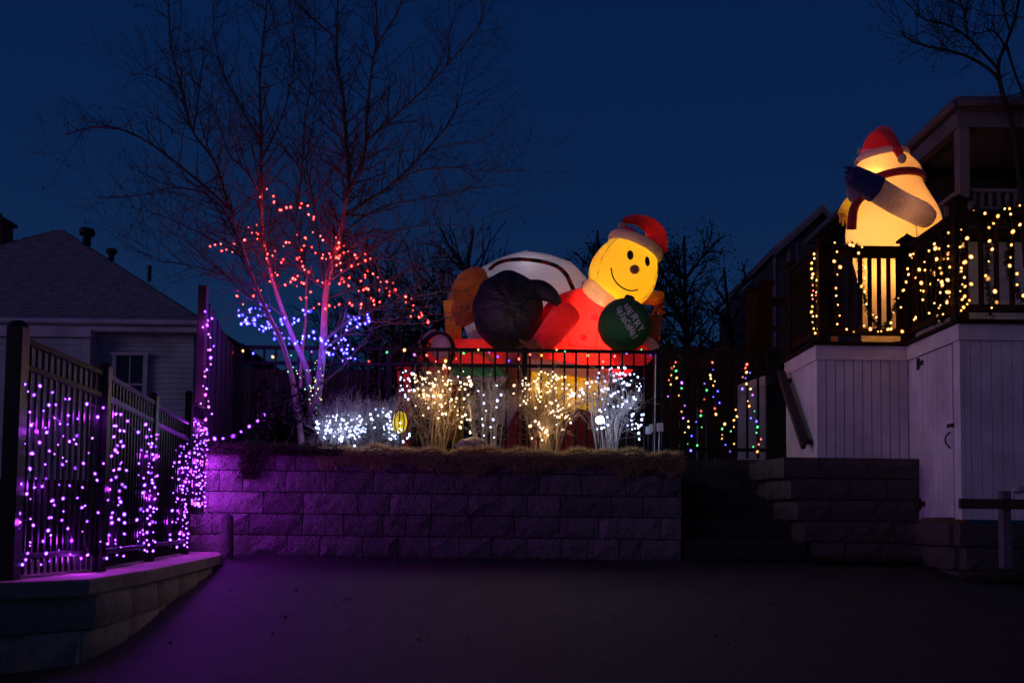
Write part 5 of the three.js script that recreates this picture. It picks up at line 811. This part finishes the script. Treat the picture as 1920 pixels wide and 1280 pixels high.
{ // purple on the near fence
  const r = rng(301), off = (p, q) => p.q(q[0], lerp(p.bot, p.top(q[0]), q[1]));
  const cols = [[[0.06, 8], [0.16, 9], [0.28, 9], [0.4, 8], [0.52, 8], [0.64, 6], [0.78, 4], [0.9, 3]], [[0.05, 8], [0.15, 9], [0.28, 8], [0.62, 5], [0.74, 10], [0.86, 12], [0.95, 8]], [[0.05, 4], [0.45, 5], [0.62, 9], [0.76, 12], [0.88, 14]], [[0.1, 7], [0.3, 10], [0.5, 10], [0.7, 9], [0.9, 9]]];
  const names = ['purple lights hanging in drops over the nearest black fence panel', 'purple lights on the second black fence panel from the street', 'purple lights bunched on the third black fence panel', 'purple lights crowding the short last fence panel at the block wall'];
  fencePanels.forEach((p, k) => { const pts = []; for (const [u, n0] of cols[k]) for (let j = 0, n = Math.round(n0 * 1.75); j < n; j++) { const q = [Math.min(0.97, Math.max(0.02, u + (r() - 0.5) * 0.13)), (j + r()) / n * 1.0 - 0.06]; pts.push(off(p, q).add(V(0.035 + 0.01 * r(), 0, 0.01))); }
    lightString(names[k], ordered(pts), { colors: [E.purple], r: k ? 0.0105 : 0.0085, seed: 40 + k, lights: 7, I: k === 3 ? 0.42 : 0.16, tint: L.purple, gap: 0.5 }); });
  const post = along([[[386, 588], [392, 604], [388, 625], [392, 648], [386, 668], [390, 690], [387, 712], [390, 735], [386, 760], [392, 775], [383, 800], [388, 815], [376, 838], [370, 862], [374, 885], [368, 905], [374, 940]]], 9.3, 9.12, 0.045, r, 0.04);
  lightString('purple lights running up the tall dark corner post', post, { colors: [E.purple, E.purple, E.pink], r: 0.0135, seed: 9, lights: 6, I: 0.16, tint: L.purple });
  lightString('purple lights swagging low from the wall end to the evergreen shrub', along([[[402, 823], [428, 820], [446, 813], [462, 802], [479, 791], [495, 777]]], 9.5, 9.6, 0.1, r, 0.004), { colors: [E.purple], r: 0.017, seed: 10, lights: 2, I: 0.08, tint: L.purple });
}
{ // birch lights
  const r = rng(302);
  const red = C6([[[75, 320], [110, 300], [150, 325], [205, 310], [245, 265], [290, 230], [305, 240]], [[315, 90], [340, 70], [375, 120], [380, 142], [430, 138], [495, 128], [540, 190], [560, 240], [600, 290]], [[345, 355], [375, 345], [440, 300], [490, 275], [515, 310], [555, 325], [610, 350], [650, 375], [700, 340], [740, 360], [785, 378], [820, 370]], [[655, 270], [690, 310], [640, 360], [670, 400], [680, 440], [685, 475], [710, 485], [740, 460], [800, 450], [850, 465], [900, 490], [920, 525], [955, 540], [985, 575], [1010, 605], [1040, 630], [1075, 655]], [[200, 535], [240, 560], [300, 525], [335, 480], [395, 430], [425, 395], [500, 380], [515, 410], [500, 500], [440, 490], [420, 515]], [[485, 540], [510, 560], [570, 590], [630, 595], [680, 580], [740, 590], [800, 560], [840, 580], [860, 540], [890, 520]], [[575, 485], [655, 475], [690, 460]], [[530, 515], [560, 520]], [[748, 510], [775, 520], [810, 522], [850, 520], [900, 518]], [[302, 225], [312, 290], [335, 345]], [[1000, 622], [1030, 640], [1042, 600]], [[600, 380], [620, 345], [645, 365], [660, 380]], [[780, 415], [735, 412]], [[490, 340], [485, 385]], [[455, 455], [485, 465], [500, 485]]]);
  lightString('red fairy lights wound through the upper birch branches', along(red, 9.82, 9.78, 0.056, r, 0.045), { colors: [E.red], r: 0.0135, seed: 11, lights: 18, I: 0.11, tint: L.red, gap: 0.45, wr: 0.0014 });
  const blue = C6([[[205, 595], [225, 650], [260, 630], [300, 590], [345, 600]], [[225, 640], [262, 662], [310, 690], [350, 680], [375, 720], [440, 755]], [[290, 630], [330, 650], [365, 690], [400, 730]], [[400, 650], [470, 655], [510, 625], [550, 615]], [[430, 740], [480, 745], [510, 730], [545, 725], [590, 735], [625, 760], [665, 740], [705, 735]], [[720, 770], [685, 780], [680, 815], [720, 810], [740, 835]], [[695, 690], [727, 630], [750, 650], [735, 675], [800, 640], [795, 670]], [[615, 820], [640, 800], [625, 765]], [[280, 665], [305, 680], [335, 708]], [[400, 640], [412, 635]]]);
  lightString('blue lights spread over the lower birch branches', along(blue, 9.78, 9.75, 0.032, r, 0.04), { colors: [E.blue], r: 0.017, seed: 12, lights: 14, I: 0.2, tint: L.blue, gap: 0.45, wr: 0.0014 });
  lightString('tiny green and gold fairy lights sprinkled around the birch foot', ordered([...blob(r, 570, 700, 38, 36, 24, 9.6, 9.75), ...blob(r, 590, 755, 14, 34, 14, 9.55, 9.7)]), { colors: [[0.9, 1.7, 0.9], [2, 1.5, 0.5], [0.6, 1.6, 1.1]], r: 0.0075, seed: 13 });
}
{ // shrubs
  const r = rng(303), W = { lights: 7, r: 0.0108, gap: 0.5, wr: 0.0014 };
  lightString('warm white lights over the wide tan shrub', ordered([...blob(r, 828, 722, 60, 38, 80, 9.55, 10.1), ...blob(r, 820, 770, 46, 22, 14, 9.6, 10), ...blob(r, 872, 790, 16, 30, 12, 9.6, 9.9)]), { ...W, colors: [E.warm], I: 0.17, seed: 21 });
  lightString('cold white lights down the outer edge of the wide tan shrub', ordered(blob(r, 764, 722, 16, 32, 22, 9.55, 9.9)), { ...W, colors: [E.cool], I: 0.02, lights: 2, seed: 22 });
  lightString('sparse cold white lights in the small grey shrub', ordered([...along([[[888, 715], [898, 735], [908, 755], [905, 785], [906, 812]], [[932, 728], [935, 735], [928, 770], [926, 795], [928, 818]]], 9.7, 9.7, 0.075, r, 0.03)]), { ...W, colors: [E.cool], I: 0.02, lights: 2, seed: 23 });
  lightString('warm white lights over the full tan shrub', ordered([...blob(r, 1020, 735, 60, 40, 82, 9.55, 10.1), ...blob(r, 1055, 785, 16, 26, 16, 9.6, 9.9), ...blob(r, 1008, 808, 22, 20, 14, 9.55, 9.85)]), { ...W, colors: [E.warm], I: 0.17, seed: 24 });
  lightString('knot of cold white lights between the two light-filled shrubs', ordered(blob(r, 1086, 738, 20, 12, 13, 9.6, 9.8)), { ...W, colors: [E.cool], I: 0.015, lights: 1, seed: 25 });
  lightString('cold white lights over the thin grey shrub', ordered([...blob(r, 1150, 725, 54, 40, 62, 9.55, 10.05), ...blob(r, 1190, 785, 18, 24, 16, 9.6, 9.9), ...blob(r, 1128, 790, 16, 26, 10, 9.6, 9.9), ...along([[[1198, 800], [1200, 834]]], 9.6, 9.6, 0.07, r, 0.01)]), { ...W, colors: [E.cool], I: 0.1, seed: 26 });
  lightString('cold white net of lights over the low birch mound', ordered([...blob(r, 640, 800, 50, 28, 90, 9.4, 9.75), ...along([[[662, 832], [664, 810], [670, 795]]], 9.4, 9.4, 0.06, r, 0.02)]), { ...W, r: 0.012, colors: [E.cool], I: 0.1, seed: 27 });
  lightString('cold white lights scattered round the yellow lantern', ordered([...blob(r, 745, 810, 24, 20, 26, 9.4, 9.7), ...blob(r, 715, 790, 26, 26, 26, 9.5, 9.8)]), { ...W, colors: [E.cool], I: 0.04, lights: 4, seed: 28 });
}
{ // coloured strings on fence and gate
  const r = rng(304), pts = []; let x = 408;
  while (x < 1236) { const open = x < 470 || x > 725; pts.push(P(x + (r() - 0.5) * 8, 654 + 26 * Math.abs(Math.sin(x * 0.021)) * (0.4 + 0.6 * r()), 10.74)); x += open ? 15 + 14 * r() : 36; }
  lightString('large coloured bulbs along the top rail of the back fence', pts, { colors: multi, random: true, r: 0.0155, seed: 31, lights: 6, I: 0.012, gap: 1 });
  const Z = (l) => l.map(([a, b]) => P(1200 + a * 0.2032, 620 + b * 0.2032, 10.72));
  const z = [[[330, 290], [295, 345], [316, 328], [290, 410], [268, 455], [285, 495], [260, 605]], [[335, 370], [340, 435], [387, 480], [385, 530], [360, 597], [415, 690], [385, 745], [400, 805], [447, 835], [450, 888], [415, 937], [478, 970], [442, 1043], [470, 1105], [530, 1057]], [[670, 292], [677, 360], [650, 410], [597, 487], [617, 548], [595, 632], [565, 740], [562, 782], [520, 840], [572, 890]], [[655, 440], [692, 465], [678, 505], [720, 557], [678, 610], [735, 665], [692, 717], [703, 770], [783, 860], [760, 905], [760, 960], [758, 995], [790, 1052], [833, 1113], [870, 1043]], [[885, 728], [897, 790], [868, 825], [868, 887], [840, 927]], [[988, 310], [975, 343], [985, 383], [1018, 387], [950, 427], [975, 437], [985, 490], [947, 535], [1022, 537], [1040, 592], [997, 648], [1010, 695], [1058, 742], [1025, 805], [1077, 835], [1087, 887], [1077, 940], [1118, 1000], [1098, 1048], [1047, 1070], [1085, 1115]]].flatMap(Z);
  lightString('coloured bulbs zigzagging down the dark gate', z, { colors: multi, random: true, r: 0.014, seed: 32, lights: 5, I: 0.012, gap: 0.9 });
}
// ---------------------------------------------------------------- garlands on the deck railing
function garland(label, pl, seed, group, thick = 0.055) {
  const pts = smooth(pl, pl.length * 10), t = thing('garland', label, 'garland', pts[0].clone(), group), r = rng(seed), nd = new Acc();
  part('core', tube(pts, () => 0.008, 6), mat.wire, t);
  for (let i = 1; i < pts.length; i++) { const L = pts[i].distanceTo(pts[i - 1]), n = Math.ceil(L * 620), dir = pts[i].clone().sub(pts[i - 1]).normalize(); for (let k = 0; k < n; k++) { const v = rvec(r), c = pts[i - 1].clone().lerp(pts[i], r()); nd.leaf(c, v.addScaledVector(dir, 0.5).normalize(), rvec(r), thick * (0.6 + 0.7 * r()), 0.009); } }
  part('needles', nd.build(), mat.needle, t, { kind: 'stuff' }); return pts;
}
{
  const r = rng(305), Q = (l, d) => l.map(([x, y, e]) => P(x, y, e ?? d)), QX = (l) => l.map(([x, y]) => PX(x, y, xC - 0.075)), onCurve = (pts, step) => { const o = []; let a = 0; pts.forEach((p, i) => { if (i) a += p.distanceTo(pts[i - 1]); if (a > step * (0.7 + 0.6 * r())) { a = 0; o.push(p.clone().add(V((r() - 0.5) * 0.07, (r() - 0.5) * 0.07, 0.05 + 0.02 * r()))); } }); return o; };
  const g = [
    garland('garland from the corner post down, first arm of the V before the inflatable', Q([[1556, 457], [1585, 458], [1608, 462], [1613, 500], [1618, 545], [1632, 590], [1654, 621]], 9.5), 1),
    garland('garland slanting from the inner post down, forming the other arm of the V', Q([[1706, 460], [1698, 505], [1690, 545], [1672, 592], [1656, 622]], 9.5), 2),
    garland('garland hanging straight down the inner corner post of the deck', Q([[1708, 458], [1714, 500], [1716, 550], [1712, 590], [1714, 624]], 9.46), 3),
    garland('garland lying along the side top rail up to the outer corner post', Q([[1716, 455, 9.5], [1745, 440, 9.28], [1785, 420, 8.85], [1830, 398, 8.5]], 9), 4, null, 0.075),
    garland('garland drop nearest the inner post on the side railing', QX([[1748, 440], [1752, 480], [1757, 530], [1753, 575], [1757, 606]]), 5),
    garland('garland drop in the middle of the side railing', QX([[1775, 428], [1774, 470], [1778, 530], [1770, 570], [1766, 600]]), 6),
    garland('garland drop next to the outer corner post', QX([[1800, 412], [1802, 460], [1797, 520], [1800, 590]]), 7),
    garland('garland along the near top rail past the outer corner post', Q([[1830, 392], [1850, 403], [1875, 400], [1900, 390], [1930, 388]], 8.42), 8, null, 0.07),
    garland('garland drop just beyond the outer corner post', Q([[1852, 402], [1854, 450], [1850, 510], [1858, 560], [1860, 592]], 8.42), 9),
    garland('garland drop at the far edge of the near railing', Q([[1894, 395], [1900, 440], [1890, 490], [1905, 540], [1925, 570]], 8.42), 10),
    garland('short thin garland on the corner post beside the red and amber lights', Q([[1562, 460], [1566, 500], [1564, 560], [1570, 612]], 9.48), 11, null, 0.04),
  ];
  const nm = ['warm lights on the first arm of the V garland', 'warm lights on the slanting arm of the V garland', 'warm lights down the inner post garland', 'warm lights along the side top rail garland', 'warm lights on the garland drop nearest the inner post', 'warm lights on the middle garland drop', 'warm lights on the garland drop by the outer corner post', 'warm lights on the near top rail garland', 'warm lights on the drop just beyond the outer corner post', 'warm lights on the garland drop at the far edge', 'warm lights on the thin corner post garland'];
  g.forEach((pts, i) => { const q = onCurve(pts, 0.08); if (q.length > 1) lightString(nm[i], q, { colors: [E.candle], r: 0.0145, seed: 60 + i, lights: 2, I: 0.004, gap: 0.6 }); });
  lightString('warm lights looped through the side balusters between the garland drops', ordered(Array.from({ length: 46 }, () => { const x = lerp(1722, 1822, r()), k = (x - 1722) / 100; return PX(x, lerp(lerp(462, 412, k), lerp(622, 592, k), r()), xC - 0.06 + 0.05 * r()); })), { colors: [E.candle], r: 0.0145, seed: 80, lights: 3, I: 0.01 });
  lightString('warm lights along the foot of the front railing', ordered(along([[[1588, 615], [1600, 622], [1625, 610], [1640, 624], [1655, 620], [1690, 622]]], 9.5, 9.5, 0.09, r, 0.02)), { colors: [E.candle], r: 0.0145, seed: 81, lights: 2, I: 0.008 });
  lightString('red and amber lights in two strands on the railing over the steps', [...along([[[1527, 476], [1522, 500], [1526, 530], [1524, 560], [1523, 600], [1529, 630]], [[1537, 472], [1538, 500], [1532, 540], [1534, 590], [1536, 630]]], 9.62, 9.62, 0.05, r, 0.012)], { colors: [[4.5, 0.3, 0.25], [6, 3, 0.5], [5, 3.4, 0.5], [6, 2.6, 0.4]], r: 0.013, seed: 82, lights: 3, I: 0.02, gap: 0.5, random: true });
}

renderer.render(scene, camera);
